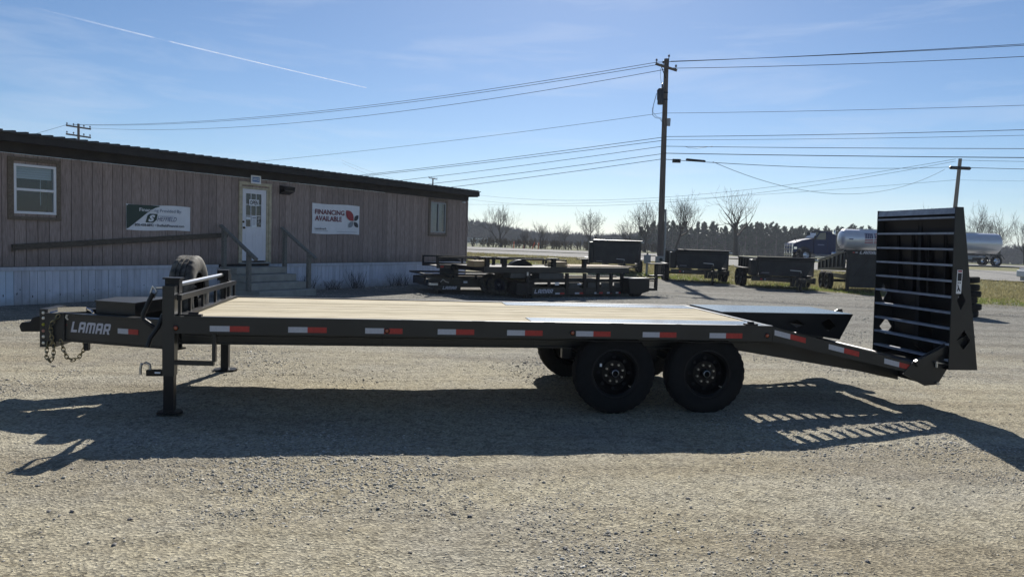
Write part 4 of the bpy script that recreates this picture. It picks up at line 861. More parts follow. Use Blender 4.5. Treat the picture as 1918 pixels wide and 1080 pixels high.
# dump trailers
def dump(name, label, X, Y, rz, W, zt, zb, Lb, wheelR, letter=True, goose=False):
    T = thing(name, label, 'trailer', (X, Y, 0), rz, 'dark dump trailers parked in a row on the grass')
    h = W/2; P = lambda n, mb, m=DUMPM, par=T, **k: part(n, mb, m, par, **k)
    if not goose:
        P('front_panel', MB().prism([(-h,zt),(h+.02,zt),(h-.22,zb+.1),(h-.26,zb),(-h+.03,zb)], 0, .04))
        P('front_frame', MB().prism([(-h,zt-.08),(h+.02,zt-.08),(h+.02,zt+.0),(-h,zt+.0)], -.03, -.002), PAINT2)
        for s_ in (-1, 1):
            P('side_panel', MB().prism([(.04,zb),(.04,zt),(Lb,zt),(Lb,zb)], s_*h-.02, s_*h+.02, 'x'))
            for k in range(7): y = .25 + k*(Lb-.4)/6; P('side_rib', MB().box(s_*(h+.05)-.03, s_*(h+.05)+.03, y, y+.07, zb, zt-.02), PAINT2)
            P('top_rail', MB().box(s_*(h+.04)-.05, s_*(h+.04)+.05, 0, Lb, zt-.018, zt+.05), PAINT2)
        P('bin_floor', MB().box(-h+.02, h-.02, .04, Lb, zb, zb+.03)); P('tailgate', MB().box(-h+.03, h-.03, Lb, Lb+.05, zb, zt))
        g = MB(); g.tube([(-h-.05,.02,zt+.05),(h+.1,.02,zt+.05)], .05, 10); P('tarp_roll', g, PAINT2)
        g = MB(); g.box(-h-.28, -h-.03, -.02, .45, zb-.02, zt-.02); P('tool_cabinet', g, PAINT2, bevel=.04)
        P('tarp_bracket', MB().beam((h+.02,-.01,zt+.03),(h+.16,-.01,zt-.0),.04,.04), STEEL)
    else:
        P('front_panel', MB().box(0, W, 0, .05, .18, 1.46)); P('head_beam', MB().box(-.03, W, -.05, .0495, 1.462, 1.62), PAINT2)
        P('panel_brace', MB().prism([(.28,.55),(.75,1.3),(.80,1.3),(.36,.52)], -.03, -.002)); P('panel_brace', MB().box(0,.06,-.03,-.002,.18,1.46))
        for x_ in (-.05, W): P('side_panel', MB().prism([(.06,.95),(.06,1.50),(Lb,1.08),(Lb,.78)], x_-.02, x_+.02, 'x'))
        P('top_rail', MB().beam((-.08,.0,1.58),(-.08,Lb,1.14),.11,.07), PAINT2); P('floor_rail', MB().beam((-.08,.1,.93),(-.08,Lb,.76),.10,.07), PAINT2)
        for k in range(7): y = .3 + k*(Lb-.4)/6; P('side_rib', MB().prism([(y,.95-.06*y),(y+.10,.95-.06*y),(y+.10,1.52-.13*y),(y,1.52-.13*y)], -.13, -.071, 'x'), PAINT2)
        P('bin_floor', MB().prism([(.1,.89),(Lb,.73),(Lb,.76),(.1,.93)], -.02, W-.03, 'x')); P('landing_leg', MB().box(-.03,.09,-.14,-.055,0,.9), PAINT2); P('landing_leg', MB().box(W-.1,W,-.14,-.055,0,.9), PAINT2)
        g = MB(); g.prism([(.06,.30),(.06,.9),(1.4,.62),(3.4,.62),(3.4,.48),(1.2,.45)], .3, .4, 'x'); P('main_beam', g, PAINT2)
        lamar(T, LETM, (.43,-.052,1.475), (1,0,0), (0,0,1), .72, .115)
        P('marker', MB().box(.28,.36,-.054,-.051,1.51,1.55), TWHITE); P('marker', MB().box(.18,.25,-.054,-.051,1.51,1.55), TRED)
        h = W/2
    if not goose:
        for s_ in (-1, 1): P('main_beam', MB().box(s_*.45-.04, s_*.45+.04, .1, Lb, zb-.18, zb-.02), PAINT2)
        P('front_crossbeam', MB().box(-h-.25, h-.05, -.12, .0, zb-.20, zb-.05), PAINT)
        P('bumper_end', MB().box(h-.12, h+.06, -.14, .02, zb-.26, zb-.04), PAINT2)
        g = MB(); g.beam((-.75,-.12,zb-.13),(.22,-1.25,zb-.13),.07,.13); g.beam((1.0,-.12,zb-.13),(.28,-1.25,zb-.13),.07,.13); P('tongue_beam', g, PAINT)
        g = MB(); g.tube([(.25,-1.2,0.02),(.25,-1.2,zb+.18)],.05,8); g.box(.13,.37,-1.32,-1.08,0,.02); P('jack', g, PAINT2)
        P('jack_crank', MB().tube([(.25,-1.2,zb+.19),(.25,-1.2,zb+.25),(-.15,-1.2,zb+.27)],.014,6), STEEL)
        P('coupler', MB().box(.15,.36,-1.55,-1.25,zb-.16,zb-.04), PAINT2)
        g = MB(); g.box(-.05,.45,-1.15,-.9,zb-.35,zb-.02); P('battery_box', g, PAINT2)
        g = MB()
        for q in (.05,.45): g.tube([(q,-1.3,zb-.1),(q-.03,-1.3,zb-.3),(q+.08,-1.3,.12),(q+.14,-1.3,zb-.25)],.012,5)
        P('safety_chain', g, ZINC)
        lamar(T, LETM, (-.38,-.123,zb-.185), (1,0,0), (0,0,1), .42, .085)
        for a, mm in ((-.82,TWHITE),(-.98,TRED),(-.66,TRED),(-.55,TWHITE),(h-.38,TWHITE),(h-.25,TWHITE)): P('marker', MB().box(a,a+.08,-.1235,-.1215,zb-.16,zb-.11), mm)
        P('script_badge', MB().box(-h+.12,-h+.42,-.032,-.0305,zb+.10,zb+.13), mat('dim silver badge', (.2,.2,.22), .4))
        wy = (Lb*.48, Lb*.48+.85); wx = h+.22
        for s_ in (-1, 1): P('fender', MB().box(s_*wx-.13, s_*wx+.13, wy[0]-.5, wy[1]+.5, 2*wheelR+.03, 2*wheelR+.06), PAINT2)
    else:
        wy = (1.5, 2.35); wx = None
    cols = ((-wx, wx) if wx else (-.22, W+.15))
    for y in wy:
        for i_, x_ in enumerate(cols): simple_wheel(T, (x_, y, wheelR), R=wheelR, Wd=.22, axis='x', out=(-1, 1)[i_])
        P('axle', MB().tube([(cols[0]+.1,y,wheelR),(cols[1]-.1,y,wheelR)], .045, 8), PAINT2)
    return T
dump('dump_trailer', 'tallest dark dump trailer behind the lumber, just left of the big utility pole', 5.35, 39.6, -.03, 2.35, 1.66, .55, 3.2, .37)
dump('dump_trailer', 'dark dump trailer directly right of the big utility pole', 8.10, 32.9, -.075, 2.15, 1.33, .62, 3.6, .36)
dump('dump_trailer', 'dark low dump trailer parked below the blue truck cab', 10.62, 29.9, -.09, 2.10, 1.16, .52, 3.6, .36)
dump('gooseneck_trailer', 'dark gooseneck trailer with tall lettered front panel partly hidden by the raised ramp', 12.93, 29.8, -.12, 2.2, 1.6, .2, 3.6, .36, goose=True)

# tyre stack behind the ramp
for k in range(6):
    o = MB().lathe([(p[0], p[1]) for p in tyre_mesh(.40, .165, .24)[0]], (0,0,0), 'z', 40, lambda i, kk, r: r-.01 if (kk % 2 and r > .37) else r).build('tyre', RUBBER, None, True)
    o.location = (11.55+random.uniform(-.05,.05)+.012*(5-k), 19.75+random.uniform(-.03,.03), .085+.168*k); o.rotation_euler = (rad(random.uniform(-1.5,1.5))+(rad(-3) if k == 5 else 0), rad(random.uniform(-1.5,1.5) - (3 if k == 5 else 0)), 0)
    nm = ['lowest','second from the ground','third from the ground','fourth from the ground','fifth from the ground','topmost'][k]
    tag(o, 'black tyre lying in the stack behind the raised ramp, %s' % nm, 'tyre', 'tyres stacked flat behind the ramp')
# white trailer nose at right edge
wt = thing('white_tank_trailer', 'white boxy trailer nose on a small wheel, cut by the right edge', 'trailer', (28.0,41.2,0), 0)
part('body', MB().box(0,3.2,0,1.6,.45,.82), mat('white gelcoat', (.55,.57,.6), .4), wt, bevel=.05); part('lid', MB().box(.08,3.1,.1,1.5,.822,.93), MATS['white gelcoat'], wt, bevel=.03); part('vent', MB().box(.3,.55,.5,.9,.932,1.02), PAINT2, wt)
part('base', MB().box(.12,3.0,.2,1.4,.25,.448), GREYP, wt); simple_wheel(wt, (.35,.1,.14), R=.15, Wd=.1); simple_wheel(wt, (2.6,.1,.2), R=.2, Wd=.1)

# ------------------------------------------------------------------ utility poles, meters, wires
POLEW = mat('weathered pole timber', (.075,.06,.052), .85, col2=(.16,.13,.115), vscale=2, stretch=(8,8,.7), bump=.4, bscale=12)
POLEG = mat('pale grey pole timber', (.14,.13,.11), .85, col2=(.24,.225,.20), vscale=2, stretch=(8,8,.7), bump=.3, bscale=12)
PORC = mat('dark porcelain', (.03,.025,.03), .3)
up_ = thing('utility_pole', 'tall brown utility pole with a crossarm and a transformer in the middle distance', 'pole', (7.56,39.5,0))
def T_(p): return (p[0]-7.56, p[1]-39.5, p[2])
pt = at(1248,120,39.5); tx = pt.x-7.56
part('pole_shaft', MB().tube([(0,0,-.3),(tx*.5,0,5.4),(tx,0,pt.z+.25)], [.17,.145,.115], 14), POLEW, up_, True)
a0, a1 = at(1228,121,39.9), at(1266,133,38.9)
part('crossarm', MB().beam(T_(a0+Vector((0,-.13,0))), T_(a1+Vector((0,-.13,0))), .10, .13), POLEW, up_)
for f in (.02,.35,.97):
    p = a0.lerp(a1, f)+Vector((0,-.13,.07)); part('insulator', MB().lathe([(.02,0),(.02,.08),(.06,.09),(.03,.13),(.06,.14),(.03,.19),(.0,.2)], T_(p), 'z', 10), PORC, up_, True)
p = Vector((pt.x+.1,39.4,pt.z+.25)); part('insulator', MB().lathe([(.015,-.4),(.02,0),(.02,.08),(.06,.09),(.03,.13),(.06,.14),(.03,.19),(.0,.2)], T_(p), 'z', 10), PORC, up_, True)
part('arm_brace', MB().beam(T_(a0.lerp(a1,.25)+Vector((0,-.19,-.05))), (tx-.02,-.15,pt.z-.75), .03, .04), PAINT2, up_)
q = at(1237.5,180,39.4); c0 = T_(q)
g = MB(); g.lathe([(0,-.42),(.15,-.42),(.155,-.36),(.155,.33),(.13,.37),(0,.40)], c0, 'z', 18); tf = part('transformer', g, mat('dark transformer can', (.02,.02,.025), .45), up_, True)
part('bushing', MB().lathe([(.05,.38),(.05,.42),(.03,.45),(.05,.5),(.03,.55),(.04,.62),(.0,.64)], (c0[0]+.06,c0[1],c0[2]), 'z', 10), PORC, tf, True)
part('fuse', MB().tube([(c0[0]-.17,c0[1],c0[2]+.3),(c0[0]-.15,c0[1],c0[2]-.2)], .03, 8), PORC, tf)
part('hanger_bracket', MB().box(c0[0]+.14, c0[0]+.36, c0[1]-.04, c0[1]+.04, c0[2]-.2, c0[2]-.14).box(c0[0]+.14, c0[0]+.36, c0[1]-.04, c0[1]+.04, c0[2]+.15, c0[2]+.21), PAINT2, up_)
def rel(p): return tuple(T_(p))
part('drop_cable', MB().tube([rel(at(x_,y_,39.3)) for x_,y_ in [(1230,175),(1226,190),(1222,205),(1222,215),(1228,221),(1236,222),(1241,230),(1244,240)]], .013, 5), PAINT2, up_)
part('drop_cable', MB().tube([rel(at(x_,y_,39.2)) for x_,y_ in [(1229,178),(1224,196),(1223,210),(1230,219),(1238,221),(1243,232)]], .010, 5), PAINT2, up_)
part('drop_cable', MB().tube([rel(at(x_,y_,39.3)) for x_,y_ in [(1237,128),(1237,145),(1240,162)]], .008, 5), PAINT2, up_)
part('conduit', MB().tube([(.19,-.05,.0),(.19,-.05,2.4),(tx*.22+.18,-.05,3.4)], .05, 8), GREYP, up_, True)
g = MB(); g.tube([rel(at(1253,222,39.3)), rel(at(1252,236,39.3))], .09, 8); part('street_light_control', g, GREYP, up_)
mbx = thing('meter_box', 'grey electric meter box fixed to the big utility pole', 'meter box', (7.56,39.2,0)); part('case', MB().box(-.32,.26,-.16,-.02,.62,1.02), GREYP, mbx, bevel=.02); part('meter', MB().lathe([(0,-.20),(.08,-.19),(.09,-.165)], (-.05,0,.84), 'y', 14), GLASS, mbx, True)
mbx = thing('meter_box', 'grey electric meter box on its own short post left of the pole', 'meter box', (6.83,39.2,0)); part('case', MB().box(-.17,.17,-.12,0,.62,1.08), GREYP, mbx, bevel=.02); part('post', MB().box(-.05,.05,-.06,.03,-.1,.62), GREYP, mbx); part('cap', MB().box(-.04,.04,-.09,-.03,1.08,1.16), PAINT2, mbx)
# far pole left
def farpole(label, x, ytop, Y, arms, m, r=.13, ground=None):
    P0 = at(x, ytop, Y); g0 = float(zf(Y)); T = thing('utility_pole', label, 'pole', (P0.x, Y, g0))
    part('pole_shaft', MB().tube([(0,0,-.2),(0,0,P0.z-g0)], [r*1.25,r*.85], 10), m, T, True)
    for (xa, ya, xb, yb) in arms:
        A_, B_ = at(xa, ya, Y-.25), at(xb, yb, Y-.25); f = lambda v: (v.x-P0.x, v.y-Y, v.z-g0)
        part('crossarm', MB().beam(f(A_), f(B_), .12, .15), m, T)
        for k in (.03,.3,.72,.97): q = A_.lerp(B_, k); part('insulator', MB().lathe([(.03,.05),(.03,.15),(.07,.17),(.07,.25),(0,.32)], f(q), 'z', 8), PORC, T)
    return T
fp = farpole('utility pole with two crossarms rising behind the office roof at the left', 147, 232, 75, [(124,235,170,242),(124,251,170,258)], POLEW)
farpole('small distant utility pole showing just above the office roof', 811, 333, 150, [(803,333,819,336)], POLEW, .15)
rp_ = farpole('pale utility pole rising behind the raised ramp', 1797, 297, 60, [], POLEG, .15)
# leaning base: pole bottom further left
rp_.children[0].rotation_euler = (0, rad(2.2), 0); rp_.children[0].location = (-.26, 0, 0)
WIREM = mat('dark cable', (.015,.015,.018), .5)
def wire(label, pts, r=.012, n=22):
    P = [at(*p) for p in pts]; mb = MB(); Q = []
    if len(P) == 2: P = [P[0], (P[0]+P[1])/2, P[1]]
    d = [0, (P[1]-P[0]).length, 0]; d[2] = d[1]+(P[2]-P[1]).length
    for k in range(n+1):
        t = d[2]*k/n; l0 = (t-d[1])*(t-d[2])/((d[0]-d[1])*(d[0]-d[2])); l1 = (t-d[0])*(t-d[2])/((d[1]-d[0])*(d[1]-d[2])); l2 = (t-d[0])*(t-d[1])/((d[2]-d[0])*(d[2]-d[1]))
        Q.append(P[0]*l0+P[1]*l1+P[2]*l2)
    mb.tube(Q, r, 4); o = mb.build('power_line', WIREM); return tag(o, label, 'cable', 'overhead lines strung between the poles')
def wmid(a, b, sag):
    return None
def span(label, a, b, sag=.0, r=.012, n=22):
    A_, B_ = at(*a), at(*b); Q = []
    for k in range(n+1): t = k/n; p = A_.lerp(B_, t); p.z -= sag*4*t*(1-t); Q.append(p)
    mb = MB(); mb.tube(Q, r, 4); o = mb.build('power_line', WIREM); return tag(o, label, 'cable', 'overhead lines strung between the poles')
span('topmost line running left from the crossarm to the far left pole', (1229,117,39.8), (124,233,75), .95, .015)
span('second line running left from the crossarm to the far left pole', (1240,120,39.6), (137,234,75), .95, .015)
span('third line from the crossarm to the far left pole', (1264,127,38.9), (168,240,75), 1.15, .015)
span('topmost line running right from the crossarm out of the picture', (1229,117,39.8), (2300,58,31), .1, .015)
span('second line running right from the crossarm, close under the topmost', (1256,115,39.3), (2300,62,30), .1, .015)
span('third line running right from the low end of the crossarm', (1264,128,38.9), (2300,84,29), .15, .015)
span('thin neutral line running left from below the transformer', (1246,211,39.5), (-200,330,84), 1.2, .011)
span('thin neutral line running right from below the transformer', (1248,212,39.5), (2300,183,30), .1, .011)
span('upper line of the close pair going left at mid pole', (1243,257,39.4), (-200,370,86), 1.3, .016)
span('lower line of the close pair going left at mid pole', (1243,263,39.4), (-200,372,86), 1.2, .016)
span('thin line between the close pair and the thick cables going left', (1242,274,39.4), (-200,380,86), 1.5, .015)
span('upper thick cable going left down behind the office roof', (1241,288,39.4), (-200,385,86), 1.6, .016)
span('lower thick cable going left down behind the office roof', (1240,298,39.4), (-200,392,86), 1.7, .016)
span('upper line of the close pair going right at mid pole', (1243,256,39.4), (2300,230,31), .1, .016)
span('lower line of the close pair going right at mid pole', (1243,262,39.4), (2300,243,31), .1, .010)
span('single line going right with a slack loop near the pole', (1242,274,39.4), (2300,278,31), .05, .016)
span('thickest cable going right across the sky', (1241,287,39.4), (2300,297,31), .05, .022)
span('lowest thick cable going right to the splice on the pale pole', (1240,298,39.4), (1779,313,59), .25, .020)
span('thick cable leaving the splice on the pale pole to the right', (1813,314,59), (2300,318,55), .1, .026)
mb = MB(); mb.tube([at(x_,y_,39.3) for x_,y_ in [(1283,274),(1290,277),(1305,278),(1320,276),(1335,274)]], .010, 5); tag(mb.build('power_line', WIREM), 'short slack loop hanging under the single line beside the pole', 'cable', 'overhead lines strung between the poles')
span('sagging service line between the splice box and the pale pole', (1335,303,39.3), (1770,317,59), 1.75, .013, 30)
span('faint upper line sagging low behind the big pole to the pale pole', (1790,298,60), (640,300,150), 5.2, .016, 30)
span('faint lower line sagging low behind the big pole to the pale pole', (1790,302,60), (640,305,150), 5.6, .016, 30)
span('faintest lowest line crossing the sky just above the bare trees', (1790,337,60), (500,352,160), 2.6, .013, 30)
span('faint line leaving the top of the pale pole to the right', (1797,300,60), (2300,303,56), .1, .016)
span('thin lowest line leaving the pale pole to the right', (1794,337,60), (2300,338,56), .1, .009)
span('line coming to the far left pole from the left', (124,234,75), (-400,330,95), 1, .016)
sb = thing('splice_box', 'dark flat splice box hanging on the cable right of the big pole', 'splice box', at(1267,301,39.3)); part('case', MB().box(-.20,.20,-.08,.08,-.10,.08), PAINT2, sb)
sb = thing('splice_sleeve', 'long black cable sleeve right of the splice box', 'splice sleeve', at(1303,300,39.3)); part('sleeve', MB().tube([(-.5,0,.02),(-.45,0,.02),(.45,0,-.04),(.5,0,-.04)], [.03,.06,.06,.03], 8), PAINT2, sb)
sb = thing('splice_sleeve', 'thick black cable sleeve across the pale pole', 'splice sleeve', at(1796,315,59)); part('sleeve', MB().tube([(-.85,-.2,0),(-.75,-.2,0),(.7,-.2,-.02),(.8,-.2,-.02)], [.05,.13,.13,.05], 8), PAINT2, sb)

# ------------------------------------------------------------------ tanker truck on the highway
TX, TY, TZ = 25.75, 71.0, float(zf(71))-.02
tk = thing('tanker_truck', 'dark blue day cab truck pulling a silver tanker with a flag on its side', 'truck', (TX, TY, TZ))
TBL = mat('dark blue truck paint', (.008,.024,.085), .6, spec=.08); TANK = mat('brushed tank aluminium', (.62,.64,.70), .35, .45, var=.06, vscale=1.2); BLK = PAINT2
def tp_(n, mb, m=BLK, par=tk, **k): return part(n, mb, m, par, **k)
def prof2(mb, poly, y0, y1): return mb.prism(poly, y0, y1)
tp_('hood', MB().prism([(.12,1.0),(.10,1.35),(.25,1.62),(.9,1.88),(1.75,2.05),(1.95,2.07),(1.95,.75),(1.72,.75),(1.62,1.05),(1.3,1.25),(.95,1.28),(.6,1.12),(.45,.85),(.3,.72)], .15, 2.25), TBL, bevel=.05)
cab = tp_('cab', MB().prism([(1.96,.62),(1.96,2.10),(2.42,2.66),(2.62,2.74),(3.45,2.74),(3.62,2.60),(3.62,.62)], .05, 2.35, holes=[[(2.15,2.08),(2.50,2.60),(3.05,2.62),(3.05,1.98),(2.2,1.98)]]), TBL, bevel=.03)
tp_('side_glass', MB().box(2.1,3.1,.12,.13,1.96,2.66), mat('smoked truck glass', (.04,.05,.06), .1, spec=.8), cab); tp_('side_glass', MB().box(2.1,3.1,2.27,2.28,1.96,2.66), MATS['smoked truck glass'], cab)
tp_('windscreen', MB().prism([(1.955,2.13),(2.40,2.65),(2.39,2.665),(1.93,2.13)], .2, 2.2), MATS['smoked truck glass'], cab)
tp_('door_seam', MB().box(3.20,3.22,.046,.049,.8,2.6), BLK, cab); tp_('rear_fairing', MB().prism([(3.64,.9),(3.64,2.55),(3.95,2.45),(4.0,.9)], .1, .2), TBL, cab)
tp_('visor', MB().box(2.32,2.66,.05,2.35,2.742,2.80), TBL, cab); tp_('mirror', MB().box(1.9,2.02,-.15,-.02,1.95,2.3), BLK, cab); tp_('badge', MB().box(2.3,2.9,.044,.048,1.45,1.55), mat('dim blue lettering',(.08,.12,.25),.5), cab)
g = MB(); g.box(-.02,.10,.15,2.25,.45,.62); g.box(-.02,.06,.15,2.25,.95,1.05); g.box(.0,.06,.15,2.25,1.30,1.38)
for y in (.2,.8,1.5,2.1): g.tube([(.02,y,.4),(.02,y,1.5),(.1,y,1.6)], .04, 6)
tp_('bull_bar', g, CHROME); tp_('headlight', MB().box(.14,.42,.10,.149,1.05,1.25), CHROME); tp_('hood_mirror', MB().beam((.35,.1,1.7),(.15,.0,1.95),.03,.03).box(.08,.2,-.05,.05,1.9,2.05), BLK)
tp_('fuel_tank', MB().tube([(2.15,.32,.72),(4.05,.32,.72)], .27, 18), CHROME, smooth=True); tp_('step', MB().box(2.1,4.1,.05,.3,.36,.42), CHROME)
tp_('exhaust', MB().tube([(3.95,.35,1.0),(3.95,.35,2.75),(4.0,.35,2.85)], .06, 8), CHROME, smooth=True)
tp_('frame_rail', MB().box(1.0,7.2,.65,.78,.68,.88)); tp_('frame_rail', MB().box(1.0,7.2,1.62,1.75,.68,.88)); tp_('fifth_wheel', MB().box(5.4,6.3,.75,1.65,.89,1.0)); tp_('driver_seat', MB().box(2.7,2.95,.5,1.0,1.2,2.2))
tp_('air_lines', MB().tube([(3.8,1.0,2.2),(4.1,1.0,1.5),(4.5,1.0,1.2),(4.8,1.0,1.5)], .03, 5))
SILV = mat('polished alloy wheel', (.6,.6,.62), .25, .9)
for x_ in (1.27,5.5,6.8,18.9):
    for y_, o_ in ((.18,-1),(2.22,1)):
        wo = simple_wheel(tk, (x_, y_, .5), R=.5, Wd=.32, out=o_, rimc=SILV)
    tp_('axle', MB().tube([(x_,.3,.5),(x_,2.1,.5)], .07, 8))
tp_('mud_guard', MB().tube([(4.95,.2,.9),(5.1,.2,1.08),(5.9,.2,1.1),(6.4,.2,1.1),(7.3,.2,1.08),(7.5,.2,.8)], .04, 6)); tp_('mud_guard', MB().tube([(18.25,.1,.75),(18.4,.1,1.0),(18.9,.1,1.10),(19.4,.1,1.0),(19.6,.1,.7)], .035, 6))
R0 = .93; zc = 2.12
prof = [(0,0),(.45,.02),(.75,.10),(R0-.03,.26),(R0,.36),(R0,14.5),(R0-.03,14.7),(.75,14.82),(.4,14.88),(0,14.9)]
tank = tp_('tank', MB().lathe(prof, (4.75,1.2,zc), 'x', 48), TANK, smooth=True)
for x_ in (7.5,10.4,13.2,16.2): tp_('tank_band', MB().lathe([(R0+.003,0),(R0+.012,.01),(R0+.012,.07),(R0+.003,.08)], (x_,1.2,zc), 'x', 48), TANK, tank, smooth=True)
tp_('catwalk', MB().box(6.5,17.5,1.0,1.4,zc+R0+.012,zc+R0+.06), TANK, tank); tp_('manhole', MB().lathe([(0,.2),(.25,.2),(.27,.03)], (11,1.2,zc+R0), 'z', 16), TANK, tank)
tp_('rear_ladder', MB().tube([(19.55,1.2,zc-R0),(19.85,1.2,zc-.4),(19.95,1.2,zc+.5),(19.6,1.2,zc+R0)], .035, 6), BLK)
tp_('chassis_rail', MB().box(4.9,19.5,.35,.47,1.0,1.12)); tp_('chassis_rail', MB().box(4.9,19.5,1.93,2.05,1.0,1.12)); tp_('landing_leg', MB().box(9.2,9.35,.4,.55,.15,1.0)); tp_('side_cabinet', MB().box(14.6,17.3,.25,.6,.45,.98)); tp_('hose_tube', MB().tube([(13.0,.3,.85),(17.9,.3,.85)], .10, 8), GREYP)
for x_ in (15.2,16.3): tp_('valve_box', MB().box(x_,x_+.4,.2,.249,.6,.9), GREYP)
# flag, printed on the curve of the tank
FB = mat('flag blue', (.02,.03,.13), .5); FR = mat('flag red', (.35,.02,.05), .5); FW = mat('flag white', (.6,.6,.62), .5)
def curved(x0, x1, a0, a1, m, nm, rr=R0+.006):
    V = []; F = []; n = 5
    for k in range(n+1):
        a = a0+(a1-a0)*k/n; V += [(x0,1.2-rr*math.cos(a),zc+rr*math.sin(a)),(x1,1.2-rr*math.cos(a),zc+rr*math.sin(a))]
    for k in range(n): F.append((2*k,2*k+1,2*k+3,2*k+2))
    return part(nm, MB().add(V, F), m, tank, True)
A0, A1 = rad(-22), rad(38)
for k in range(13):
    a0 = A0+(A1-A0)*k/13; a1 = A0+(A1-A0)*(k+1)/13; curved(6.72+ (0 if k < 6 else 1.0), 9.0, a0, a1, FR if k % 2 == 0 else FW, 'flag_stripe')
curved(6.72, 7.72, A0+(A1-A0)*6/13, A1, FB, 'flag_canton')
g = MB()
for r_ in range(5):
    for c_ in range(6):
        a = A0+(A1-A0)*(6.7+r_*1.3)/13; x_ = 6.8+c_*.165; rr = R0+.009
        pts = []
        for q in range(10):
            rad_ = .045 if q % 2 == 0 else .018; th = math.pi/2+q*math.pi/5; aa = a+rad_*math.sin(th)/rr; pts.append((x_+rad_*math.cos(th),1.2-rr*math.cos(aa),zc+rr*math.sin(aa)))
        g.add(pts, [tuple(range(10))])
part('flag_stars', g, FW, tank)
curved(4.75+.5, 4.75+.9, rad(-3), rad(3), FB, 'tank_badge')

# ------------------------------------------------------------------ trees
BARK = mat('grey brown bark', (.07,.06,.053), .9, var=.35, vscale=6)
BARKD = mat('far bark', (.06,.052,.048), .9)
def tree_arrays(h, seed, trunk_r, spread=.45, levels=5, lean=0., low=.3, dens=1., twig=.012, up=.55):
    r = random.Random(seed); segs = []
    def grow(p, d, L_, rad0, lev):
        n = 4 if lev < 2 else 3; q = p.copy(); dd = d.copy(); pts = [q.copy()]
        for i in range(n):
            dd = (dd + Vector((r.uniform(-1,1), r.uniform(-1,1), r.uniform(-.6,.9)))*(.13+.05*lev) + Vector((0,0,up*.25))).normalized()
            q = q + dd*(L_/n); pts.append(q.copy())
        end = rad0*(.55 if lev else .42)
        for i in range(n): segs.append((pts[i], pts[i+1], rad0+(end-rad0)*i/n, rad0+(end-rad0)*(i+1)/n, lev))
        if lev >= levels-1: return
        k = int((4, 4, 3, 3, 2, 2)[lev]*dens + r.random()) + (4 if lev == 0 else 0)
        for j in range(k):
            f = r.uniform(low if lev == 0 else .2, 1.0)
            if j == 0: f = 1.0
            i = min(int(f*n), n-1); a = pts[i].lerp(pts[i+1], f*n-i); rr_ = (rad0+(end-rad0)*f)*r.uniform(.5,.72)
            base = (pts[i+1]-pts[i]).normalized(); az = r.uniform(0, 6.283); ang = r.uniform(.35,1.0)*(spread/.45) if j else r.uniform(.05,.35)
            o = base.orthogonal().normalized(); o = Matrix.Rotation(az, 3, base) @ o
            nd = (base*math.cos(ang)+o*math.sin(ang)).normalized()
            grow(a, nd, L_*r.uniform(.58,.85)*(1.0 if lev else (1.05-.40*f)), max(rr_, twig), lev+1)
    d0 = Vector((math.sin(lean), 0, math.cos(lean)))
    grow(Vector((0,0,-.1)), d0, h*.50, trunk_r, 0); return segs
def segs_mesh(name, segs, m, cond=lambda l: True, twig=.012):
    S = [s for s in segs if cond(s[4])]
    if not S: return None
    A_ = np.array([s[0] for s in S]); B_ = np.array([s[1] for s in S]); ra = np.array([max(s[2],twig) for s in S]); rb = np.array([max(s[3],twig*.8) for s in S])
    d = B_-A_; d /= np.linalg.norm(d, axis=1)[:,None]+1e-9; ref = np.where(np.abs(d[:,2:3]) > .9, np.array([[1,0,0]]), np.array([[0,0,1]])); u = np.cross(d, ref); u /= np.linalg.norm(u, axis=1)[:,None]; v = np.cross(u, d)
    K = 5 if cond(0) else 3; th = np.arange(K)*2*np.pi/K; ring = u[:,None]*np.cos(th)[None,:,None]+v[:,None]*np.sin(th)[None,:,None]
    V = np.concatenate([A_[:,None]+ring*ra[:,None,None], B_[:,None]+ring*rb[:,None,None]], 1).reshape(-1,3)
    i = np.arange(K); j = (i+1) % K; F0 = np.stack([i, j, j+K, i+K], 1); F = (F0[None]+(np.arange(len(S))*2*K)[:,None,None]).reshape(-1,4)
    return np_mesh(name, V, F, m)
def bare_tree(label, x, ytop, Y, seed, tr, spread=.45, levels=5, group='bare winter trees along the highway', **k):
    top = at(x, ytop, Y); z0 = float(zg(top.x, Y))-.08; H = top.z-z0; segs = tree_arrays(H, seed, tr, spread, levels, **k)
    zm = max(s[1].z for s in segs); sc = H/zm; segs = [(a*sc, b*sc, ra, rb, l) for a, b, ra, rb, l in segs]
    T = thing('bare_tree', label, 'tree', (top.x, Y, z0), 0, group)
    tw = Y*.00007
    for nm, c in (('trunk', lambda l: l == 0), ('crown', lambda l: l > 0)):
        o = segs_mesh(nm, segs, BARK, c, tw)
        if o: o.parent = T
    return T
bare_tree('large bare tree with a thick trunk standing alone between pole and blue truck', 1385, 345, 96, 12, .42, .60, 6, low=.5, dens=.8)
bare_tree('tall bare tree just right of the big utility pole', 1270, 352, 100, 22, .26, .5, 6, low=.5)
bare_tree('slim bare tree just left of the big utility pole with a leaning trunk', 1212, 372, 104, 35, .24, .5, 6, low=.45)
bare_tree('thin bare tree left of the leaning one by the pole', 1184, 400, 108, 44, .16, .5, 5, low=.4)
bare_tree('round crowned bare tree behind the tallest dump trailer', 1107, 388, 108, 53, .18, .55, 6, low=.35)
bare_tree('small pale bare tree in the gap left of the tallest dump trailer', 1061, 414, 108, 66, .10, .5, 5, low=.25)
bare_tree('small bare tree with a dark trunk among the roadside scrub', 1014, 412, 106, 71, .14, .5, 5, low=.3)
bare_tree('low wide bare tree beside the orange stakes', 984, 424, 106, 84, .13, .6, 5, low=.2)
bare_tree('tall narrow bare tree nearest to the office corner', 941, 380, 112, 91, .20, .42, 6, low=.3)
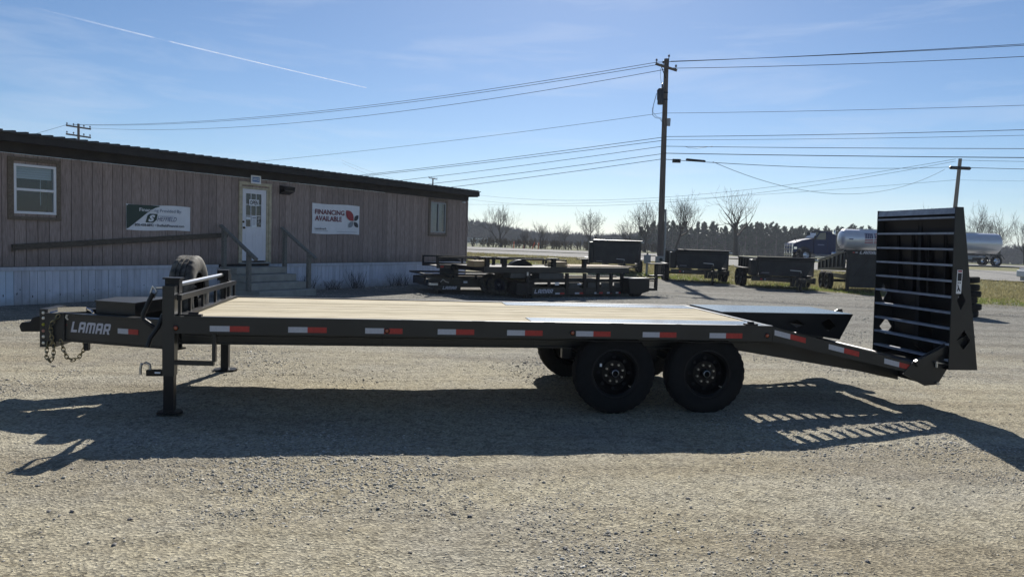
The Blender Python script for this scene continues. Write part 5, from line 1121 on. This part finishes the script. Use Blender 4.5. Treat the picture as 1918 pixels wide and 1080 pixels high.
bare_tree('scrubby bare bush close to the office corner', 925, 432, 110, 99, .06, .6, 4, low=.1)
bare_tree('bare tree standing behind the front of the silver tanker', 1530, 418, 120, 103, .14, .5, 5, low=.3)
bare_tree('two stemmed bare tree above the rear of the silver tanker', 1828, 372, 108, 111, .20, .55, 6, low=.35)
bare_tree('bare tree just behind the rear end of the tanker', 1881, 390, 100, 123, .18, .5, 6, low=.2)
bare_tree('bare tree cut off by the right edge of the picture', 1926, 398, 104, 131, .18, .5, 6, low=.2)
bare_tree('faint bare tree top rising over the raised ramp', 1757, 374, 125, 144, .18, .5, 6, low=.4)
# pines
NEED = mat('pine needles', (.022,.034,.020), .8, col2=(.05,.068,.036), vscale=.5); NEED.node_tree.nodes['Principled BSDF'].inputs['Specular IOR Level'].default_value = .2
PBARK = mat('pale pine bark', (.10,.085,.075), .9)
def pine_proto(seed, H=11.):
    r = np.random.default_rng(seed); V = []; F = []
    def tri(p, s, d):
        o = len(V); a = r.normal(0, 1, 3); a -= a.dot(d)*d; a /= np.linalg.norm(a); V.extend([p - a*s*.28, p + a*s*.28, p + d*s]); F.append((o, o+1, o+2))
    base = H*r.uniform(.32,.45); nb = 34
    br = []
    for k in range(nb):
        f = (k/nb)**.9; z = base+(H-base)*f; Lb = (1-f)**1.0*H*.25*r.uniform(.5,1.3)+.16; az = r.uniform(0,6.28); el = -.1+.75*f+r.uniform(-.15,.3); d = np.array([math.cos(az)*math.cos(el), math.sin(az)*math.cos(el), math.sin(el)])
        br.append((np.array([0,0,z]), np.array([0,0,z])+d*Lb))
        for q in range(int(9+Lb*9)):
            t = r.uniform(.25,1.05); p = np.array([0,0,z])+d*Lb*t+r.normal(0,.13,3)
            for _ in range(4):
                dd = d*.6+r.normal(0,.6,3)+np.array([0,0,.35]); dd /= np.linalg.norm(dd); tri(p, r.uniform(.22,.46), dd)
    c = np_mesh('crown', np.array(V), np.array(F), NEED)
    segs = [(Vector((0,0,-.2)), Vector((0,0,H*.5)), .16, .11, 0), (Vector((0,0,H*.5)), Vector((0,0,H*.97)), .11, .03, 0)] + [(Vector(a), Vector(b), .035, .02, 0) for a, b in br]
    for k in range(8):
        z = r.uniform(.12,.9)*base; az = r.uniform(0,6.28); segs.append((Vector((0,0,z)), Vector((math.cos(az)*.9,math.sin(az)*.9,z+.1)), .03, .015, 0))
    t = segs_mesh('trunk', segs, PBARK, lambda l: True, .02); return c, t
protos = [pine_proto(s) for s in (1,2,3,4,5)]
pc = 0
def pine(X, Y, sc, rz, label):
    global pc
    T = thing('pine_tree', label, 'tree', (X, Y, float(zg(X, Y))-.1), rz, 'pines of the dark wood beyond the highway'); T.scale = (sc*random.uniform(.85,1.15), sc*random.uniform(.85,1.15), sc)
    c, t = protos[pc % 5]
    for o in (c, t):
        if pc >= 5: o = o.copy(); COL.objects.link(o)
        o.parent = T
    pc += 1
LM = [(1236,'the big utility pole'),(1270,'the tall tree right of the pole'),(1320,'the first low dump trailer'),(1385,'the thick trunked bare tree'),(1445,'the second low dump trailer'),(1492,'the truck hood'),(1525,'the truck cab'),(1560,'the hose gap before the tank'),(1600,'the tank flag'),(1650,'the left edge of the raised ramp'),(1720,'the middle of the raised ramp'),(1760,'the right side of the raised ramp')]
usedl = {}
def pine_label(ri, x, ytop):
    k = min(range(len(LM)), key=lambda i_: abs(LM[i_][0]-x)); dx = x-LM[k][0]
    side = 'straight behind' if abs(dx) < 9 else ('just left of' if dx < 0 else 'just right of')
    b = '%s row pine %s %s' % (('front','second','third','rear')[ri], side, LM[k][1]); j = usedl.get(b, 0); usedl[b] = j+1
    return b + ('', ', next one over', ', furthest of three', ', furthest of four')[min(j,3)]
rows_ = [(205, 1180, 1760, 21, 0), (212, 1190, 1740, 19, 8), (222, 1200, 1730, 21, 3), (234, 1215, 1700, 20, 11)]
names_ = ['front row of the dark pine wood beyond the highway', 'second row of the dark pine wood beyond the highway', 'third row of the dark pine wood beyond the highway', 'rear row of the dark pine wood beyond the highway']
for ri, (Y, xa, xb, st_, off) in enumerate(rows_):
    x = xa+off
    while x < xb:
        ytop = 418+.018*(x-1200)+random.uniform(-6,9)
        if x < 1225: ytop += (1225-x)*.5
        if 1600 < x: ytop += (x-1600)*.16
        Yq = Y+random.uniform(-4,4); p = at(x, ytop, Yq); sc = (p.z-float(zg(p.x, Yq)))/11.
        pine(p.x, Yq, sc, random.uniform(0,6.28), pine_label(ri, x, ytop)); x += st_*random.uniform(.75,1.25)
# a few stands beyond, dark undergrowth of the wood and far woods as masses
def wood_mass(name, label, x0, x1, Y0_, Y1_, topf, n, m, seed, tri_s=.7, k=26, upw=.9):
    r = np.random.default_rng(seed); xs = r.uniform(x0, x1, n); Ys = r.uniform(Y0_, Y1_, n); V = []; F = []; vi = 0
    for x, Y in zip(xs, Ys):
        p = at(x, topf(x)+r.uniform(-1,1)*2.0+r.exponential(2.), Y); z0 = float(zg(p.x, Y)); h = max(p.z-z0, 1.); 
        b = np.array([p.x, Y, z0]); tw = .10*tri_s
        V += [b+[-tw,0,0], b+[tw,0,0], b+[r.normal(0,.3),0,h]]; F.append((vi, vi+1, vi+2)); vi += 3
        zz = r.uniform(.2,.98,k)*h; wd = h*.28*np.sin(np.clip(zz/h,0,1)*np.pi*.85+.25)
        for q in range(k):
            c = b+np.array([r.normal(0,.6)*wd[q], r.normal(0,.6)*wd[q], zz[q]]); d = np.array([r.normal(0,.55), r.normal(0,.3), upw*abs(r.normal(.6,.4))]); d /= np.linalg.norm(d); L_ = tri_s*r.uniform(.6,1.6); s = np.array([d[2],0,-d[0]])*tri_s*.10
            V += [c-s, c+s, c+d*L_]; F.append((vi, vi+1, vi+2)); vi += 3
    o = np_mesh(name, np.array(V), np.array(F), m); return tag(o, label, 'wood', kind='stuff')
FARW = mat('far leafless wood', (.075,.065,.062), .95, var=.3, vscale=.05)
wood_mass('far_wood', 'hazy leafless wood on the skyline left of the pole', 600, 1260, 300, 420, lambda x: np.interp(x, [600,880,900,960,1000,1060,1120,1200,1260], [408,414,418,430,438,441,444,440,440]), 900, FARW, 5, tri_s=2.0, k=34)
wood_mass('far_wood', 'hazy leafless wood on the skyline at the right edge', 1690, 2300, 260, 380, lambda x: np.interp(x, [1690,1780,1900,2300], [462,466,464,455]), 700, FARW, 6, tri_s=1.8, k=30)
wood_mass('wood_undergrowth', 'dark tangled stems between the pines', 1180, 1790, 214, 246, lambda x: np.interp(x, [1180,1250,1600,1790], [446,436,440,452]), 1100, mat('dark undergrowth', (.035,.032,.03), .95, var=.3, vscale=.3), 7, tri_s=1.0, k=18)
wood_mass('roadside_scrub', 'low brown scrub and weeds along the far verge of the highway', 880, 1240, 98, 108, lambda x: 459+3.5*np.sin(x*.11)+2.5*np.sin(x*.37+1), 130, mat('brown scrub', (.10,.075,.05), .95, var=.4, vscale=.5), 8, tri_s=.45, k=12)
# fence posts and stakes on the far verge
PST = mat('grey fence post', (.09,.08,.07), .9)
ft = thing('field_fence', 'old wire field fence with grey posts beyond the highway', 'fence', (0,0,0))
fx = []
for x in range(965, 1225, 17):
    p = at(x+random.uniform(-3,3), 460, 112); z0 = float(zf(112)); h = random.uniform(1.0,1.5); fx.append((p.x, h)); part('post', MB().box(p.x-.09, p.x+.09, 111.92, 112.08, z0-.1, z0+h), PST, ft)
for hz_ in (.5,.95): part('wire', MB().tube([(a, 112, float(zf(112))+hz_) for a, h in fx], .012, 3), PST, ft)
ORG = mat('orange marker', (.75,.12,.04), .6)
for k, (x, ln, lab) in enumerate([(962,.02,'leftmost orange survey stake on the far verge'), (981,.0,'second orange survey stake from the left, upright'), (997,.25,'leaning orange survey stake, third from the left'), (1008,.05,'rightmost orange survey stake beside the leaning one')]):
    p = at(x, 468, 100); s_ = thing('survey_stake', lab, 'stake', (p.x,100,float(zf(100))-.05), 0, 'orange survey stakes by the highway'); part('stake', MB().prism([(-.08,0),(.08,0),(.08+ln,.82),(.0+ln,.95),(-.07+ln,.8)], 0, .04), ORG, s_)
wf = thing('white_fence', 'white board fence beyond the road at the office corner', 'fence', (0,0,0)); WF = mat('white fence board', (.5,.5,.5), .7)
pa, pb = at(840, 455, 150), at(913, 455, 135); z0 = float(zf(140)); prevp = None
for k in range(9):
    p = pa.lerp(pb, k/8); part('post', MB().box(p.x-.08,p.x+.08,p.y-.08,p.y+.08,z0-.1,z0+1.35), WF, wf)
    if prevp:
        for hz_ in (.45,.85,1.22): part('board', MB().beam((prevp.x,prevp.y-.1,z0+hz_),(p.x,p.y-.1,z0+hz_),.03,.13), WF, wf)
    prevp = p

# ------------------------------------------------------------------ grass
def blades(name, label, X, Y, H, m, wdt=.012, per=3):
    n = len(X); r = RNG; X = np.repeat(X, per)+r.normal(0,.03,n*per); Y = np.repeat(Y, per)+r.normal(0,.03,n*per); H = np.repeat(H, per)*r.uniform(.6,1.2,n*per); th = r.uniform(0,6.28,n*per); w_ = wdt*(Y/25)
    Z = zf(Y)-.03; dx, dy = np.cos(th)*w_, np.sin(th)*w_; lx, ly = r.normal(0,.5,n*per)*H, r.normal(0,.5,n*per)*H
    P = np.stack([np.stack([X-dx,Y-dy,Z],1), np.stack([X+dx,Y+dy,Z],1), np.stack([X+lx,Y+ly,Z+H],1)],1).reshape(-1,3)
    F = np.arange(len(P)).reshape(-1,3); o = np_mesh(name, P, F, m, attr=np.repeat(r.uniform(0,1,n*per),3)); return tag(o, label, 'grass', kind='stuff')
def blade_mat(name, c0, c1):
    m = bpy.data.materials.new(name); m.use_nodes = True; t = m.node_tree; b = t.nodes['Principled BSDF']; b.inputs['Roughness'].default_value = .8; b.inputs['Specular IOR Level'].default_value = .2
    a = t.nodes.new('ShaderNodeAttribute'); a.attribute_name = 'tone'; r = t.nodes.new('ShaderNodeValToRGB'); r.color_ramp.elements[0].color = (*c0,1); r.color_ramp.elements[1].color = (*c1,1); t.links.new(a.outputs['Fac'], r.inputs[0]); t.links.new(r.outputs[0], b.inputs['Base Color'])
    tr = t.nodes.new('ShaderNodeBsdfTranslucent'); ms = t.nodes.new('ShaderNodeMixShader'); ms.inputs[0].default_value = .45; t.links.new(r.outputs[0], tr.inputs[0]); t.links.new(b.outputs[0], ms.inputs[1]); t.links.new(tr.outputs[0], ms.inputs[2]); t.links.new(ms.outputs[0], t.nodes['Material Output'].inputs[0]); return m
GB = blade_mat('green grass blades', (.11,.15,.03), (.27,.31,.08)); DB = blade_mat('dry grass blades', (.15,.135,.06), (.38,.34,.18))
n = 60000; Yr = RNG.uniform(20, 62, n); Xr = RNG.uniform(-.10, .72, n)*Yr
bd = bound(Xr); road = np.interp(Xr, [-160,-3,5.5,18,27,60], [66,61,57,50,43.5,36]); ok = (Yr > bd) & (Yr < road-.3); Xr, Yr, bd = Xr[ok], Yr[ok], bd[ok]
gm = (noise2(Xr, Yr, 31, 3, .25)*.6 + 1.1 - (Yr-bd)*.16) > RNG.uniform(0, 1, len(Xr))
blades('green_grass', 'patchy green grass along the gravel edge', Xr[gm], Yr[gm], RNG.uniform(.04,.12,gm.sum()), GB)
blades('dry_grass', 'tufty dry winter grass on the verge', Xr[~gm], Yr[~gm], RNG.uniform(.05,.17,(~gm).sum()), DB)
n = 9000; Xr = RNG.uniform(-12, 60, n); e_ = np.abs(RNG.normal(0,.6,n)); Yr = bound(Xr)-e_; blades('edge_grass', 'thin grass creeping onto the gravel edge', Xr, Yr, RNG.uniform(.03,.08,n), DB)
# ------------------------------------------------------------------ haze: one even body of air
hz = MB().box(-2700, 2700, -90, 2650, -2.2, 17.5).build('haze', mat('air', (1,1,1)), None); tag(hz, 'thin pale winter haze over the whole lot and fields', 'haze', kind='stuff')
hm = bpy.data.materials.new('haze air'); hm.use_nodes = True; t = hm.node_tree; t.nodes.clear(); o_ = t.nodes.new('ShaderNodeOutputMaterial'); v_ = t.nodes.new('ShaderNodeVolumePrincipled'); v_.inputs['Density'].default_value = .00034; v_.inputs['Color'].default_value = (.80,.88,1,1); v_.inputs['Anisotropy'].default_value = .2
t.links.new(v_.outputs[0], o_.inputs['Volume']); hz.data.materials[0] = hm; bpy.data.materials.remove(MATS['air'])
# aircraft trail
CT = bpy.data.materials.new('vapour trail'); CT.use_nodes = True; t = CT.node_tree; b = t.nodes['Principled BSDF']; b.inputs['Base Color'].default_value = (.9,.9,.92,1); b.inputs['Roughness'].default_value = 1; b.inputs['Specular IOR Level'].default_value = 0
ao = t.nodes.new('ShaderNodeAttribute'); ao.attribute_name = 'tone'; nn = t.nodes.new('ShaderNodeTexNoise'); nn.inputs['Scale'].default_value = .02; nn.inputs['Detail'].default_value = 5; cc = t.nodes.new('ShaderNodeTexCoord'); t.links.new(cc.outputs['Object'], nn.inputs['Vector'])
mu = t.nodes.new('ShaderNodeMath'); mu.operation = 'MULTIPLY'; t.links.new(ao.outputs['Fac'], mu.inputs[0]); t.links.new(nn.outputs['Fac'], mu.inputs[1]); t.links.new(mu.outputs[0], b.inputs['Alpha'])
tr = t.nodes.new('ShaderNodeBsdfTranslucent'); tr.inputs[0].default_value = (.95,.95,.97,1)
tp = t.nodes.new('ShaderNodeBsdfTransparent'); ms = t.nodes.new('ShaderNodeMixShader'); mc = t.nodes.new('ShaderNodeMath'); mc.operation = 'MULTIPLY'; mc.use_clamp = True; mc.inputs[1].default_value = 1.3
ad = t.nodes.new('ShaderNodeMixShader'); ad.inputs[0].default_value = .65; df = t.nodes.new('ShaderNodeBsdfDiffuse'); df.inputs[0].default_value = (.95,.95,.97,1)
t.links.new(df.outputs[0], ad.inputs[1]); t.links.new(tr.outputs[0], ad.inputs[2]); t.links.new(mu.outputs[0], mc.inputs[0]); t.links.new(mc.outputs[0], ms.inputs[0]); t.links.new(tp.outputs[0], ms.inputs[1]); t.links.new(ad.outputs[0], ms.inputs[2]); t.links.new(ms.outputs[0], t.nodes['Material Output'].inputs[0])
pa, pm, pb = at(40,8,6500), at(335,82,6000), at(686,164.5,5500)
V = []; F = []; tone = []; n = 60; K = 6
for k in range(n+1):
    f = k/n; p = pa*(1-f)*(1-2*f)+pm*4*f*(1-f)+pb*f*(2*f-1) ; w_ = 8*(1-f)+2.2
    gap = .1 if .425 < f < .47 else 1
    for q in range(K): a = 2*math.pi*q/K; V.append((p.x, p.y+w_*math.cos(a), p.z+w_*math.sin(a))); tone.append((.07+.42*f**1.2)*gap*min(1, f*3))
for k in range(n):
    for q in range(K): F.append((k*K+q, k*K+(q+1) % K, (k+1)*K+(q+1) % K, (k+1)*K+q))
o = np_mesh('vapour_trail', V, F, CT, attr=tone, smooth=True); tag(o, 'thin white aircraft vapour trail crossing the upper left sky', 'vapour trail', kind='stuff'); o.visible_shadow = True
